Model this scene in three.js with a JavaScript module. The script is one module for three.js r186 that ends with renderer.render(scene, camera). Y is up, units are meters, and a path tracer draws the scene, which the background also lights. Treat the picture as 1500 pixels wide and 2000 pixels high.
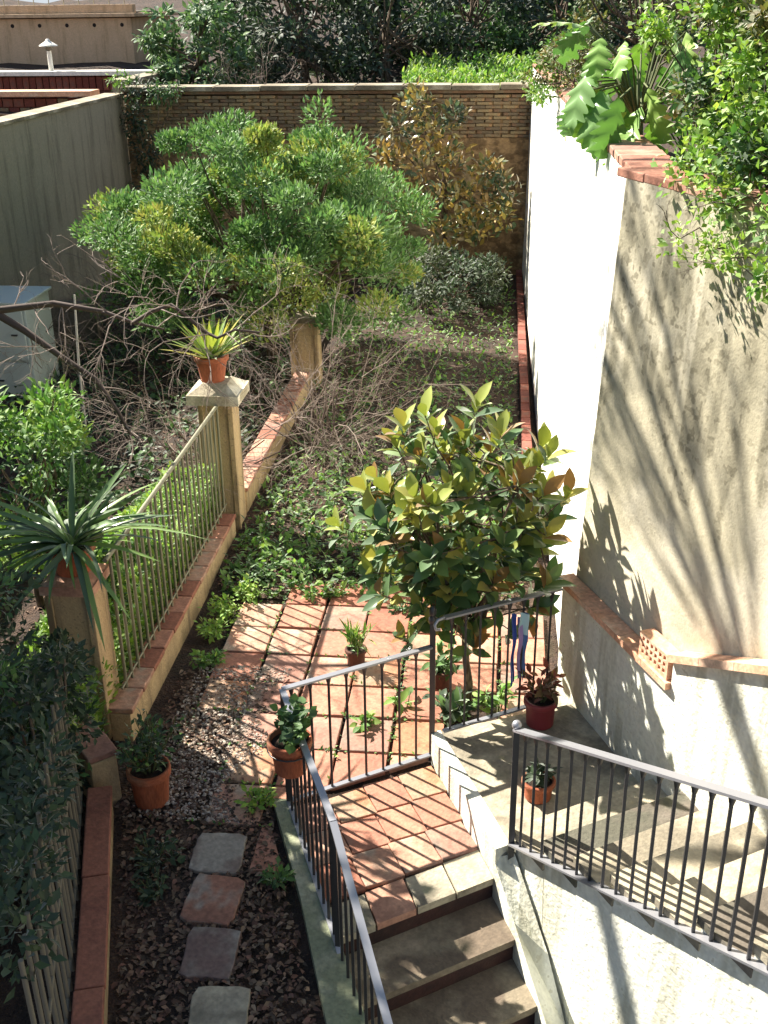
import * as THREE from 'three';
import { mergeGeometries } from 'three/addons/utils/BufferGeometryUtils.js';
import { RoundedBoxGeometry } from 'three/addons/geometries/RoundedBoxGeometry.js';

// ---------------------------------------------------------------- camera, sky, sun, exposure
const scene = new THREE.Scene();
const camera = new THREE.PerspectiveCamera(49.89, 0.75, 0.1, 400);
const R = (d) => d * Math.PI / 180;
camera.position.set(0, 4.6, 0);
camera.rotation.set(R(-24.8), R(6.2), R(-0.75), 'YXZ');
const renderer = new THREE.WebGLRenderer({ antialias: true });
renderer.toneMapping = THREE.LinearToneMapping;
renderer.toneMappingExposure = 3.4;
renderer.shadowMap.enabled = true;
{ // clear sky: blue overhead, paler and whiter towards the horizon
  const w = 64, h = 64, d = new Float32Array(w * h * 4);
  for (let j = 0; j < h; j++) {
    const e = ((j + 0.5) / h - 0.5) * Math.PI, t = Math.pow(1 - Math.max(0, Math.sin(e)), 3);
    for (let i = 0; i < w; i++) {
      const k = (j * w + i) * 4;
      d[k] = 0.066 + 0.145 * t; d[k + 1] = 0.098 + 0.13 * t; d[k + 2] = 0.158 + 0.085 * t; d[k + 3] = 1;
    }
  }
  const sky = new THREE.DataTexture(d, w, h, THREE.RGBAFormat, THREE.FloatType);
  sky.mapping = THREE.EquirectangularReflectionMapping; sky.magFilter = THREE.LinearFilter; sky.needsUpdate = true;
  scene.background = sky; scene.environment = sky;
}
const SUN = new THREE.Vector3(-Math.sin(R(57)) * Math.cos(R(42)), Math.sin(R(42)), -Math.cos(R(57)) * Math.cos(R(42)));
const sun = new THREE.DirectionalLight(new THREE.Color(1.0, 0.93, 0.82), 5);
sun.position.copy(SUN).multiplyScalar(40).add(new THREE.Vector3(-1, 0, -9));
sun.target.position.set(-1, 0, -9); scene.add(sun, sun.target);
sun.castShadow = true; sun.shadow.mapSize.set(2048, 2048);
Object.assign(sun.shadow.camera, { left: -22, right: 22, top: 22, bottom: -22, near: 1, far: 90 });

// ---------------------------------------------------------------- helpers
const V = (x, y, z) => new THREE.Vector3(x, y, z);
const UP = V(0, 1, 0);
function rng(seed) { let a = seed | 0; return () => { a = (a + 0x6d2b79f5) | 0; let t = Math.imul(a ^ (a >>> 15), 1 | a); t = (t + Math.imul(t ^ (t >>> 7), 61 | t)) ^ t; return ((t ^ (t >>> 14)) >>> 0) / 4294967296; }; }
const used = new Map();
function numbered(n) { const k = used.get(n) || 0; used.set(n, k + 1); return k ? n + '_' + String(k).padStart(3, '0') : n; }
function tag(o, label, category, group, kind) { o.userData.label = label; if (category) o.userData.category = category; if (group) o.userData.group = group; if (kind) o.userData.kind = kind; return o; }
function thing(name, label, category, pos = [0, 0, 0], turn = 0, group) {
  const o = new THREE.Group(); o.name = numbered(name); o.position.set(...pos); o.rotation.y = turn; scene.add(o);
  return tag(o, label, category, group);
}
function mesh(name, geo, mat, parent = scene) {
  const m = new THREE.Mesh(geo, mat); m.name = parent === scene ? numbered(name) : name; m.castShadow = m.receiveShadow = true; parent.add(m); return m;
}
function struct(name, label, geo, mat, category) { const m = mesh(name, geo, mat); m.userData.kind = 'structure'; m.userData.label = label; m.userData.category = category; return m; }
// uv in metres from the dominant axis of each face
function boxUV(g) {
  if (g.index) g = g.toNonIndexed();
  const p = g.attributes.position, n = g.attributes.normal || (g.computeVertexNormals(), g.attributes.normal), uv = new Float32Array(p.count * 2);
  const a = V(), b = V(), c = V();
  for (let i = 0; i < p.count; i += 3) {
    a.fromBufferAttribute(p, i); b.fromBufferAttribute(p, i + 1); c.fromBufferAttribute(p, i + 2);
    const nn = b.clone().sub(a).cross(c.clone().sub(a)), ax = Math.abs(nn.x), ay = Math.abs(nn.y), az = Math.abs(nn.z);
    [a, b, c].forEach((v, k) => { const q = (i + k) * 2; if (ay >= ax && ay >= az) { uv[q] = v.x; uv[q + 1] = v.z; } else if (ax >= az) { uv[q] = v.z; uv[q + 1] = v.y; } else { uv[q] = v.x; uv[q + 1] = v.y; } });
  }
  g.setAttribute('uv', new THREE.BufferAttribute(uv, 2)); return g;
}
function box(w, h, d, x = 0, y = 0, z = 0, r = 0.008) { const g = r ? new RoundedBoxGeometry(w, h, d, 1, Math.min(r, w / 3, h / 3, d / 3)) : new THREE.BoxGeometry(w, h, d); g.translate(x, y, z); return boxUV(g); }
// upright prism over a polygon of [x, z] points
function prism(pts, y0, y1) {
  let a = 0; for (let i = 0; i < pts.length; i++) { const p = pts[i], q = pts[(i + 1) % pts.length]; a += p[0] * q[1] - q[0] * p[1]; }
  if (a > 0) pts = pts.slice().reverse();
  const s = new THREE.Shape(pts.map(([x, z]) => new THREE.Vector2(x, -z)));
  const g = new THREE.ExtrudeGeometry(s, { depth: y1 - y0, bevelEnabled: false }); g.rotateX(-Math.PI / 2); g.translate(0, y0, 0); return boxUV(g);
}
// solid from a bottom loop and a top loop of the same number of 3d points (any convex quad column)
function hexa(b, t) {
  const P = [...b, ...t], n = b.length, idx = [];
  const c = P.reduce((s, p) => s.add(V(...p)), V(0, 0, 0)).multiplyScalar(1 / P.length);
  const tri = (i, j, k) => { const A = V(...P[i]), B = V(...P[j]), C = V(...P[k]); const nn = B.clone().sub(A).cross(C.clone().sub(A)); if (nn.dot(A.clone().add(B).add(C).multiplyScalar(1 / 3).sub(c)) < 0) idx.push(i, k, j); else idx.push(i, j, k); };
  for (let i = 1; i < n - 1; i++) { tri(0, i, i + 1); tri(n, n + i, n + i + 1); }
  for (let i = 0; i < n; i++) { const j = (i + 1) % n; tri(i, j, n + j); tri(i, n + j, n + i); }
  const g = new THREE.BufferGeometry(); g.setAttribute('position', new THREE.Float32BufferAttribute(P.flat(), 3)); g.setIndex(idx);
  const q = g.toNonIndexed(); q.computeVertexNormals(); return boxUV(q);
}
// collects triangles of tubes and sheets
class GB {
  constructor() { this.p = []; this.i = []; }
  tube(pts, r0, r1, sides = 5, cap = true) {
    const base = this.p.length / 3, n = pts.length; let nrm = null;
    for (let k = 0; k < n; k++) {
      const t = pts[Math.min(k + 1, n - 1)].clone().sub(pts[Math.max(k - 1, 0)]).normalize();
      if (!nrm) nrm = Math.abs(t.y) < 0.9 ? UP.clone().cross(t).normalize() : V(1, 0, 0).cross(t).normalize();
      nrm.sub(t.clone().multiplyScalar(nrm.dot(t))).normalize();
      const b = t.clone().cross(nrm), r = r0 + (r1 - r0) * k / (n - 1);
      for (let s = 0; s < sides; s++) { const a = s / sides * Math.PI * 2, c = Math.cos(a) * r, d = Math.sin(a) * r; this.p.push(pts[k].x + nrm.x * c + b.x * d, pts[k].y + nrm.y * c + b.y * d, pts[k].z + nrm.z * c + b.z * d); }
    }
    for (let k = 0; k < n - 1; k++) for (let s = 0; s < sides; s++) { const a = base + k * sides + s, b = base + k * sides + (s + 1) % sides; this.i.push(a, b, a + sides, b, b + sides, a + sides); }
    if (cap) for (const k of [0, n - 1]) for (let s = 1; s < sides - 1; s++) { const a = base + k * sides; k ? this.i.push(a, a + s, a + s + 1) : this.i.push(a, a + s + 1, a + s); }
    return this;
  }
  add(g, m) { // appends another geometry under a matrix
    const base = this.p.length / 3, q = g.attributes.position, v = V();
    for (let k = 0; k < q.count; k++) { v.fromBufferAttribute(q, k).applyMatrix4(m); this.p.push(v.x, v.y, v.z); }
    const ix = g.index ? g.index.array : [...Array(q.count).keys()];
    for (const k of ix) this.i.push(base + k);
    return this;
  }
  get() { const g = new THREE.BufferGeometry(); g.setAttribute('position', new THREE.Float32BufferAttribute(this.p, 3)); g.setIndex(this.i); g.computeVertexNormals(); return g; }
}
// square bar between two points
function bar(a, b, w, d = w) {
  const L = a.distanceTo(b), g = new THREE.BoxGeometry(w, d, L), m = new THREE.Matrix4(), z = b.clone().sub(a).normalize();
  const x = (Math.abs(z.y) > 0.95 ? V(1, 0, 0) : UP.clone()).cross(z).normalize(), y = z.clone().cross(x);
  m.makeBasis(x, y, z); m.setPosition(a.clone().add(b).multiplyScalar(0.5)); g.applyMatrix4(m); return g;
}

// ---------------------------------------------------------------- textures
const P2 = (() => { const r = rng(7), t = new Float32Array(65536); for (let i = 0; i < 65536; i++) t[i] = r(); return t; })();
function vnoise(x, y, px, py, s) { // value noise with periods px, py
  const x0 = Math.floor(x), y0 = Math.floor(y), fx = x - x0, fy = y - y0, u = fx * fx * (3 - 2 * fx), v = fy * fy * (3 - 2 * fy);
  const h = (i, j) => P2[((((i % px) + px) % px) * 157 + (((j % py) + py) % py) * 311 + s * 977) & 65535];
  const a = h(x0, y0), b = h(x0 + 1, y0), c = h(x0, y0 + 1), d = h(x0 + 1, y0 + 1);
  return a + (b - a) * u + (c - a) * v + (a - b - c + d) * u * v;
}
function fbm(u, v, fx, fy, oct, s) { let a = 0, w = 0.5, n = 0; for (let o = 0; o < oct; o++) { a += w * vnoise(u * fx, v * fy, fx, fy, s + o * 13); n += w; w *= 0.55; fx *= 2; fy *= 2; } return a / n; }
function tex(size, fn, srgb, metres) { // fn(u, v) -> [r,g,b] 0..1 (linear when srgb is false)
  const d = new Uint8Array(size * size * 4);
  for (let j = 0; j < size; j++) for (let i = 0; i < size; i++) { const c = fn(i / size, j / size), k = (j * size + i) * 4; for (let q = 0; q < 3; q++) d[k + q] = Math.max(0, Math.min(255, c[q] * 255)); d[k + 3] = 255; }
  const t = new THREE.DataTexture(d, size, size); t.wrapS = t.wrapT = THREE.RepeatWrapping; t.magFilter = THREE.LinearFilter; t.minFilter = THREE.LinearMipmapLinearFilter; t.generateMipmaps = true;
  if (srgb) t.colorSpace = THREE.SRGBColorSpace; t.repeat.set(1 / metres, 1 / metres); t.needsUpdate = true; return t;
}
const mixc = (a, b, t) => { t = Math.max(0, Math.min(1, t)); return [a[0] + (b[0] - a[0]) * t, a[1] + (b[1] - a[1]) * t, a[2] + (b[2] - a[2]) * t]; };
const sm = (a, b, x) => { x = Math.max(0, Math.min(1, (x - a) / (b - a))); return x * x * (3 - 2 * x); };
const M = (o) => new THREE.MeshStandardMaterial({ roughness: 0.9, ...o });
const grain = (f, s) => (u, v) => { const n = fbm(u, v, f, f, 4, s); return [n, n, n]; };
const bumpFine = tex(512, grain(60, 3), false, 1.2);
const bumpRough = tex(512, (u, v) => { const n = 0.6 * fbm(u, v, 14, 14, 5, 9) + 0.4 * fbm(u, v, 90, 90, 2, 31); return [n, n, n]; }, false, 1.0);
const bumpBark = tex(256, (u, v) => { const n = fbm(u, v, 30, 6, 4, 17); return [n, n, n]; }, false, 0.5);
// old lime render: cream, with grey-green run-off stains and pitted specks
const renderMap = (base, stain, dark, amt, s) => tex(1024, (u, v) => {
  const n = fbm(u, v, 5, 4, 5, s), st = fbm(u, v, 26, 3, 4, s + 5), f = fbm(u, v, 120, 120, 2, s + 9), pat = fbm(u, v, 9, 9, 3, s + 21);
  let c = mixc(base, stain, amt * sm(0.42, 0.72, st * 0.65 + n * 0.35));
  c = mixc(c, dark, amt * 0.55 * sm(0.58, 0.78, st)); c = mixc(c, dark, 0.5 * sm(0.70, 0.8, f) * sm(0.4, 0.6, pat));
  const g = 0.93 + 0.14 * f; return [c[0] * g, c[1] * g, c[2] * g];
}, true, 2.6);
const mWhiteRender = M({ map: renderMap([0.93, 0.92, 0.88], [0.88, 0.87, 0.81], [0.66, 0.64, 0.56], 0.55, 2), bumpMap: bumpFine, bumpScale: 0.006 });
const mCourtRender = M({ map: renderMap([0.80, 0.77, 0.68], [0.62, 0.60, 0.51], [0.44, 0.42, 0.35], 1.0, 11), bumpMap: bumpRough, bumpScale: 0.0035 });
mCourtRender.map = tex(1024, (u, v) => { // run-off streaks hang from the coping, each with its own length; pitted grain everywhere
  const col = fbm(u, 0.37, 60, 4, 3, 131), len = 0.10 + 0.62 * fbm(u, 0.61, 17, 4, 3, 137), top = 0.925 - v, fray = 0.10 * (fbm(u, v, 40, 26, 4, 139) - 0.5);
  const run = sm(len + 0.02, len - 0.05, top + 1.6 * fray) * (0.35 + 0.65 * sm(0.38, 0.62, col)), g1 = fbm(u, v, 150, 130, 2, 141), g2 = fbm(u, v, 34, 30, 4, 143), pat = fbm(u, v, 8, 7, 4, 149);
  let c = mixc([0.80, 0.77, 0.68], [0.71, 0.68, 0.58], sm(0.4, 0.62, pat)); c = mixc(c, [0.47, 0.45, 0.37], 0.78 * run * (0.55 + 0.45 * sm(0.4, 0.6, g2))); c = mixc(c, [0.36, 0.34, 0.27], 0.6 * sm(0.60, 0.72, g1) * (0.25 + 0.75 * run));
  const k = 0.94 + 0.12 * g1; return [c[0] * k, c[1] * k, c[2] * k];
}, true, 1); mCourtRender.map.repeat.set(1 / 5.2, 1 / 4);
const mLowRender = M({ map: renderMap([0.86, 0.86, 0.81], [0.78, 0.78, 0.71], [0.60, 0.58, 0.50], 0.7, 19), bumpMap: bumpFine, bumpScale: 0.006 });
const mOchre = M({ map: renderMap([0.72, 0.62, 0.47], [0.62, 0.53, 0.40], [0.42, 0.36, 0.28], 1.0, 23), bumpMap: bumpRough, bumpScale: 0.008 });
const mGreyRender = M({ map: renderMap([0.58, 0.55, 0.48], [0.50, 0.47, 0.41], [0.41, 0.39, 0.33], 0.7, 29), bumpMap: bumpRough, bumpScale: 0.012 });
const mBuilding = M({ map: renderMap([0.82, 0.70, 0.56], [0.76, 0.64, 0.50], [0.63, 0.53, 0.41], 0.8, 37), bumpMap: bumpFine, bumpScale: 0.005 });
const concreteMap = (a, b, c, s) => tex(512, (u, v) => { const n = fbm(u, v, 6, 6, 5, s), f = fbm(u, v, 70, 70, 3, s + 3), w = fbm(u, v, 3, 4, 4, s + 7); let q = mixc(a, b, sm(0.35, 0.65, n)); q = mixc(q, c, 0.8 * sm(0.55, 0.7, w)); const g = 0.86 + 0.28 * f; return [q[0] * g, q[1] * g, q[2] * g]; }, true, 1.3);
const mConcrete = M({ map: concreteMap([0.66, 0.62, 0.53], [0.57, 0.54, 0.47], [0.45, 0.42, 0.36], 41), bumpMap: bumpRough, bumpScale: 0.006 });
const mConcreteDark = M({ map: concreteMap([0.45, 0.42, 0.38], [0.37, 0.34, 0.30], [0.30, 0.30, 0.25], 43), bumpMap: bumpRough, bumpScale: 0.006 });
const mTread = M({ map: concreteMap([0.55, 0.50, 0.42], [0.47, 0.43, 0.36], [0.36, 0.31, 0.26], 45), bumpMap: bumpRough, bumpScale: 0.006 });
const mMossy = M({ map: concreteMap([0.50, 0.52, 0.42], [0.60, 0.60, 0.52], [0.32, 0.36, 0.26], 47), bumpMap: bumpRough, bumpScale: 0.008 });
const mLime = M({ map: concreteMap([0.84, 0.81, 0.73], [0.77, 0.73, 0.64], [0.60, 0.56, 0.47], 57), bumpMap: bumpRough, bumpScale: 0.006 });
const mCoping = M({ map: concreteMap([0.66, 0.62, 0.54], [0.56, 0.52, 0.44], [0.42, 0.38, 0.31], 53), bumpMap: bumpRough, bumpScale: 0.01 });
const clay = (a, b, c, s) => M({ map: tex(256, (u, v) => { const n = fbm(u, v, 5, 5, 5, s), f = fbm(u, v, 50, 50, 3, s + 3), w = fbm(u, v, 4, 3, 4, s + 8); let q = mixc(a, b, sm(0.35, 0.65, n)); q = mixc(q, c, 0.85 * sm(0.52, 0.68, w)); const g = 0.84 + 0.32 * f; return [q[0] * g, q[1] * g, q[2] * g]; }, true, 0.9), bumpMap: bumpRough, bumpScale: 0.004, roughness: 0.85 });
const mTiles = [clay([0.68, 0.48, 0.39], [0.61, 0.42, 0.34], [0.62, 0.54, 0.47], 61), clay([0.63, 0.43, 0.35], [0.58, 0.38, 0.31], [0.54, 0.46, 0.40], 63), clay([0.70, 0.53, 0.44], [0.64, 0.47, 0.39], [0.66, 0.59, 0.52], 65), clay([0.65, 0.49, 0.42], [0.58, 0.42, 0.36], [0.50, 0.44, 0.39], 67), clay([0.68, 0.48, 0.36], [0.61, 0.41, 0.30], [0.58, 0.49, 0.41], 69)];
const mRedTile = clay([0.58, 0.37, 0.29], [0.50, 0.31, 0.25], [0.46, 0.34, 0.28], 71);
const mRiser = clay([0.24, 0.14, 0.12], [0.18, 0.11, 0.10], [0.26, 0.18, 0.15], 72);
const mLedge = clay([0.85, 0.66, 0.54], [0.81, 0.61, 0.49], [0.82, 0.70, 0.60], 73);
const mBricks = [clay([0.58, 0.44, 0.31], [0.52, 0.40, 0.28], [0.50, 0.44, 0.34], 75), clay([0.64, 0.50, 0.35], [0.57, 0.45, 0.31], [0.56, 0.50, 0.38], 77), clay([0.48, 0.37, 0.28], [0.43, 0.32, 0.24], [0.44, 0.39, 0.31], 79)];
const mRedBricks = [clay([0.52, 0.27, 0.21], [0.45, 0.23, 0.18], [0.42, 0.30, 0.26], 81), clay([0.58, 0.33, 0.26], [0.50, 0.28, 0.22], [0.46, 0.32, 0.27], 83)];
const mPot = clay([0.64, 0.36, 0.24], [0.56, 0.30, 0.19], [0.56, 0.40, 0.30], 85);
const mPotDark = clay([0.36, 0.22, 0.17], [0.30, 0.18, 0.14], [0.34, 0.26, 0.21], 87);
const mRubble = M({ map: tex(1024, (u, v) => { const n = fbm(u, v, 30, 44, 3, 91), w = fbm(u, v, 6, 6, 4, 93), f = fbm(u, v, 100, 100, 2, 95); let q = mixc([0.60, 0.49, 0.35], [0.45, 0.36, 0.25], sm(0.4, 0.6, n)); q = mixc(q, [0.64, 0.58, 0.45], 0.7 * sm(0.52, 0.66, w)); const g = 0.85 + 0.3 * f; return [q[0] * g, q[1] * g, q[2] * g]; }, true, 4), bumpMap: tex(1024, (u, v) => { const n = fbm(u, v, 30, 44, 4, 91); return [n, n, n]; }, false, 4), bumpScale: 0.04 });
const mSoil = M({ map: tex(1024, (u, v) => { const n = fbm(u, v, 8, 8, 6, 101), f = fbm(u, v, 110, 110, 3, 103), w = fbm(u, v, 5, 5, 4, 107); let q = mixc([0.26, 0.195, 0.155], [0.17, 0.13, 0.105], sm(0.35, 0.65, n)); q = mixc(q, [0.34, 0.27, 0.21], 0.6 * sm(0.55, 0.7, f)); q = mixc(q, [0.17, 0.16, 0.09], 0.5 * sm(0.55, 0.7, w)); return q; }, true, 2.2), bumpMap: tex(512, (u, v) => { const n = 0.5 * fbm(u, v, 20, 20, 4, 109) + 0.5 * fbm(u, v, 100, 100, 2, 111); return [n, n, n]; }, false, 1.1), bumpScale: 0.03, roughness: 1 });
const mIron = new THREE.MeshPhysicalMaterial({ color: new THREE.Color().setRGB(0.022, 0.022, 0.024), roughness: 0.42, metalness: 0.0, clearcoat: 0.25, clearcoatRoughness: 0.35, bumpMap: bumpFine, bumpScale: 0.0006 });
const mRailTop = new THREE.MeshPhysicalMaterial({ color: new THREE.Color().setRGB(0.32, 0.325, 0.35), roughness: 0.4, metalness: 0.5, clearcoat: 0.4, clearcoatRoughness: 0.3 });  // sky and sun glare on the glossy black rails, put into a pale base colour
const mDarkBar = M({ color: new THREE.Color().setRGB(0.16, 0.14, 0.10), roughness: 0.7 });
const mGalv = M({ color: new THREE.Color().setRGB(0.22, 0.21, 0.14), roughness: 0.6, metalness: 0.2 });
const mBark = M({ map: tex(256, (u, v) => { const n = fbm(u, v, 24, 6, 4, 121); return mixc([0.30, 0.24, 0.19], [0.46, 0.40, 0.33], sm(0.35, 0.65, n)); }, true, 0.4), bumpMap: bumpBark, bumpScale: 0.01 });
const mTwig = M({ color: new THREE.Color().setRGB(0.25, 0.195, 0.16), roughness: 0.85 });
const mTwigDark = M({ color: new THREE.Color().setRGB(0.085, 0.06, 0.048), roughness: 0.85 });
const mStem = M({ color: new THREE.Color().setRGB(0.10, 0.12, 0.04), roughness: 0.8 });
// leaves: tinted per copy; thin sheets that let light through, waxy on the surface
const leafMat = (tr, coat, coatR) => new THREE.MeshPhysicalMaterial({ color: 0xffffff, roughness: 0.85, transmission: tr, thickness: 0, clearcoat: coat, clearcoatRoughness: coatR, side: THREE.DoubleSide });
const mLeaf = leafMat(0.4, 0.12, 0.45), mLeafGloss = leafMat(0.35, 0.6, 0.2), mGrass = leafMat(0.55, 0.08, 0.5);
const rgb = (r, g, b) => new THREE.Color().setRGB(r, g, b);

// ---------------------------------------------------------------- leaves and plants
// a leaf lies along +z from the origin, upper side +y; kind of outline: widths along its length
function leafGeo(len, wid, ws, fold = 0.25, droop = 0.2) {
  const p = [], idx = [], n = ws.length;
  for (let k = 0; k < n; k++) { const t = k / (n - 1), z = t * len, y = -droop * len * t * t, w = ws[k] * wid / 2; p.push(-w, y + fold * w, z, 0, y, z, w, y + fold * w, z); }
  for (let k = 0; k < n - 1; k++) { const a = k * 3; if (ws[k + 1] === 0 && k === n - 2) idx.push(a, a + 1, a + 4, a + 1, a + 2, a + 4); else if (ws[k] === 0 && k === 0) idx.push(1, 4, 3, 1, 5, 4); else idx.push(a, a + 1, a + 4, a, a + 4, a + 3, a + 1, a + 2, a + 5, a + 1, a + 5, a + 4); }
  const i2 = []; for (let k = 0; k < idx.length; k += 3) i2.push(idx[k], idx[k + 2], idx[k + 1]);
  const g = new THREE.BufferGeometry(); g.setAttribute('position', new THREE.Float32BufferAttribute(p, 3)); g.setIndex(i2); g.computeVertexNormals(); return g;
}
const _x = V(), _y = V(), _z = V();
function orient(pos, dir, up, s, out = new THREE.Matrix4()) {
  _z.copy(dir).normalize(); _x.copy(up).cross(_z); if (_x.lengthSq() < 1e-6) _x.set(1, 0, 0); _x.normalize(); _y.copy(_z).cross(_x);
  out.makeBasis(_x.clone().multiplyScalar(s), _y.clone().multiplyScalar(s), _z.clone().multiplyScalar(s)); out.setPosition(pos); return out;
}
function instanced(name, geo, mat, items, parent) { // items: [matrix, colour]
  const m = new THREE.InstancedMesh(geo, mat, items.length); items.forEach(([q, c], i) => { m.setMatrixAt(i, q); m.setColorAt(i, c); });
  m.name = parent === scene ? numbered(name) : name; m.castShadow = m.receiveShadow = true; m.userData.kind = 'stuff'; parent.add(m); return m;
}
const rv = (r) => V(r() * 2 - 1, r() * 2 - 1, r() * 2 - 1);
function ball(r) { let v; do { v = rv(r); } while (v.lengthSq() > 1 || v.lengthSq() < 0.01); return v; }
const pick = (r, a) => a[Math.floor(r() * a.length)];
const tint = (r, c, j = 0.25) => { const k = 1 - j + 2 * j * r(), q = c.clone().multiplyScalar(k); q.r *= 0.9 + 0.2 * r(); return q; };
// leaves spread through clumps [x,y,z,rx,ry,rz,n,palette]
function clumpLeaves(r, clumps, { up = 0.5, out = 0.8, rnd = 0.7, s0 = 0.7, s1 = 1.3, shell = 0.6 }) {
  const items = [];
  for (const [x, y, z, rx, ry, rz, n, pal] of clumps) for (let i = 0; i < n; i++) {
    const d = ball(r).normalize(), k = shell + (1 - shell) * r(), q = V(x + d.x * rx * k, y + d.y * ry * k, z + d.z * rz * k);
    const dir = d.clone().multiplyScalar(out).add(UP.clone().multiplyScalar(up * (r() + 0.3))).add(rv(r).multiplyScalar(rnd));
    const nrm = UP.clone().add(d.clone().multiplyScalar(0.6)).add(rv(r).multiplyScalar(0.7));
    items.push([orient(q, dir, nrm, s0 + (s1 - s0) * r()), tint(r, pick(r, pal))]);
  }
  return items;
}
// wandering branch from a to b
function limb(r, a, b, n, wob) { const pts = [], L = a.distanceTo(b); for (let k = 0; k <= n; k++) { const t = k / n, q = a.clone().lerp(b, t); if (k && k < n) q.add(rv(r).multiplyScalar(wob * L)); pts.push(q); } return pts; }
function twigs(gb, r, a, dir, len, rad, depth, spread, droop = 0) {
  const n = 4, pts = [a.clone()]; let d = dir.clone().normalize();
  for (let k = 0; k < n; k++) { d.add(rv(r).multiplyScalar(0.35)).add(V(0, -droop, 0)).normalize(); pts.push(pts[k].clone().add(d.clone().multiplyScalar(len / n))); }
  gb.tube(pts, rad, rad * 0.55, depth > 1 ? 5 : 3, false);
  if (depth > 0) { const m = 3 + Math.floor(r() * 3); for (let k = 0; k < m; k++) { const i = 1 + Math.floor(r() * n); const nd = d.clone().add(rv(r).multiplyScalar(spread)); twigs(gb, r, pts[i], nd, len * (0.5 + 0.3 * r()), rad * 0.55, depth - 1, spread, droop); } }
}
const W_OVAL = [0, 0.8, 1, 0.6, 0], W_LANCE = [0, 1, 0.7, 0], W_OBO = [0.15, 0.55, 0.95, 1, 0.65, 0], W_SIMPLE = [0, 1, 0];
const gSmall = leafGeo(0.06, 0.03, W_SIMPLE, 0.3, 0.15), gMid = leafGeo(0.085, 0.036, W_LANCE, 0.3, 0.25), gBroad = leafGeo(0.13, 0.06, W_OVAL, 0.25, 0.25), gMag = leafGeo(0.17, 0.078, W_OBO, 0.3, 0.22), gBlade = leafGeo(0.3, 0.014, [0.8, 1, 0.7, 0], 0.4, 0.35), gLitter = leafGeo(0.055, 0.03, W_LANCE, 0.5, 0.3);

// ---------------------------------------------------------------- ground
// house axes: the landing and the stairs run towards the viewer and to the right
const LD = V(0.383, 0, 0.924), FS = V(0.515, 0, 0.857), FC = V(0.857, 0, -0.515), P0 = V(-1.22, 0, -5.45), P1 = V(-0.36, 0, -6.0);
const onL = (t, y = 0) => P0.clone().addScaledVector(LD, t).setY(y);                        // along the left edge of the landing
const onF = (s, c, y = 0) => P0.clone().addScaledVector(FS, s).addScaledVector(FC, c).setY(y); // flight coordinates
const xz = (v) => [v.x, v.z];
// face of the wall under the upper flight: battered a little, q along it, y up; gap stands off it
const sideFoot = (q) => V(0.285 + (q - 1.14) * 0.40, -2.4, -4.83 + (q - 1.14) * 0.92);
const sideFace = (q, y, gap = 0) => { const yt = 0.24 + 0.457 * (q - 1.14), t = onF(q, 0.955, yt); return t.clone().lerp(sideFoot(q), Math.max(0, (yt - y) / (yt + 2.4))).addScaledVector(FC, -gap).setY(y); };
{
  const s = new THREE.Shape([[-60, -12], [60, -12], [60, 80], [-60, 80]].map(([x, z]) => new THREE.Vector2(x, z)));
  s.holes.push(new THREE.Path([[-0.83, 4.42], [0.10, 4.95], [0.42, 4.86], [2.6, 1.2], [0.5, 0.9]].map(([x, z]) => new THREE.Vector2(x, z))));
  const g = new THREE.ShapeGeometry(s); g.rotateX(-Math.PI / 2); g.translate(0, -0.03, 0);
  struct('ground', 'dark brown bare earth under the whole garden', boxUV(g), mSoil, 'ground');
}
function bed(name, label, x0, x1, z0, z1, nx, nz, yfn) {
  const g = new THREE.PlaneGeometry(x1 - x0, z1 - z0, nx, nz); g.rotateX(-Math.PI / 2); g.translate((x0 + x1) / 2, 0, (z0 + z1) / 2);
  const p = g.attributes.position, uv = g.attributes.uv;
  for (let i = 0; i < p.count; i++) { const x = p.getX(i), z = p.getZ(i); p.setY(i, yfn(x, z)); uv.setXY(i, x, z); }
  g.computeVertexNormals(); return struct(name, label, g, mSoil, 'soil');
}
const hump = (x, z, s) => fbm(x / 16 + 4, z / 16 + 4, 16, 16, 4, s);
const bedY = (x, z) => -0.02 + 0.10 * hump(x, z, 5) * Math.min(1, Math.max(0, (-8.1 - z) / 0.7));
bed('garden_bed', 'rough brown earth bed between the tiles and the old brick wall', -2.42, 0.42, -20.45, -8.1, 40, 120, bedY);
const nbY = (x, z) => -0.02 + 0.16 * hump(x, z, 8);
bed('garden_bed', 'shaded earth in the neighbouring plot beyond the wire fence', -6.85, -2.6, -20.45, -3, 50, 120, nbY);
const pathY = (x, z) => -0.026 + 0.035 * hump(x * 3, z * 3, 12);
bed('earth_path', 'earth strip covered in dry leaves beside the stepping stones', -2.32, -1.28, -6.6, -2.4, 30, 90, (x, z) => (x > onL(0).x - 0.06 + (z + 5.45) * 0.33 ? -0.06 : pathY(x, z)));

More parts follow.
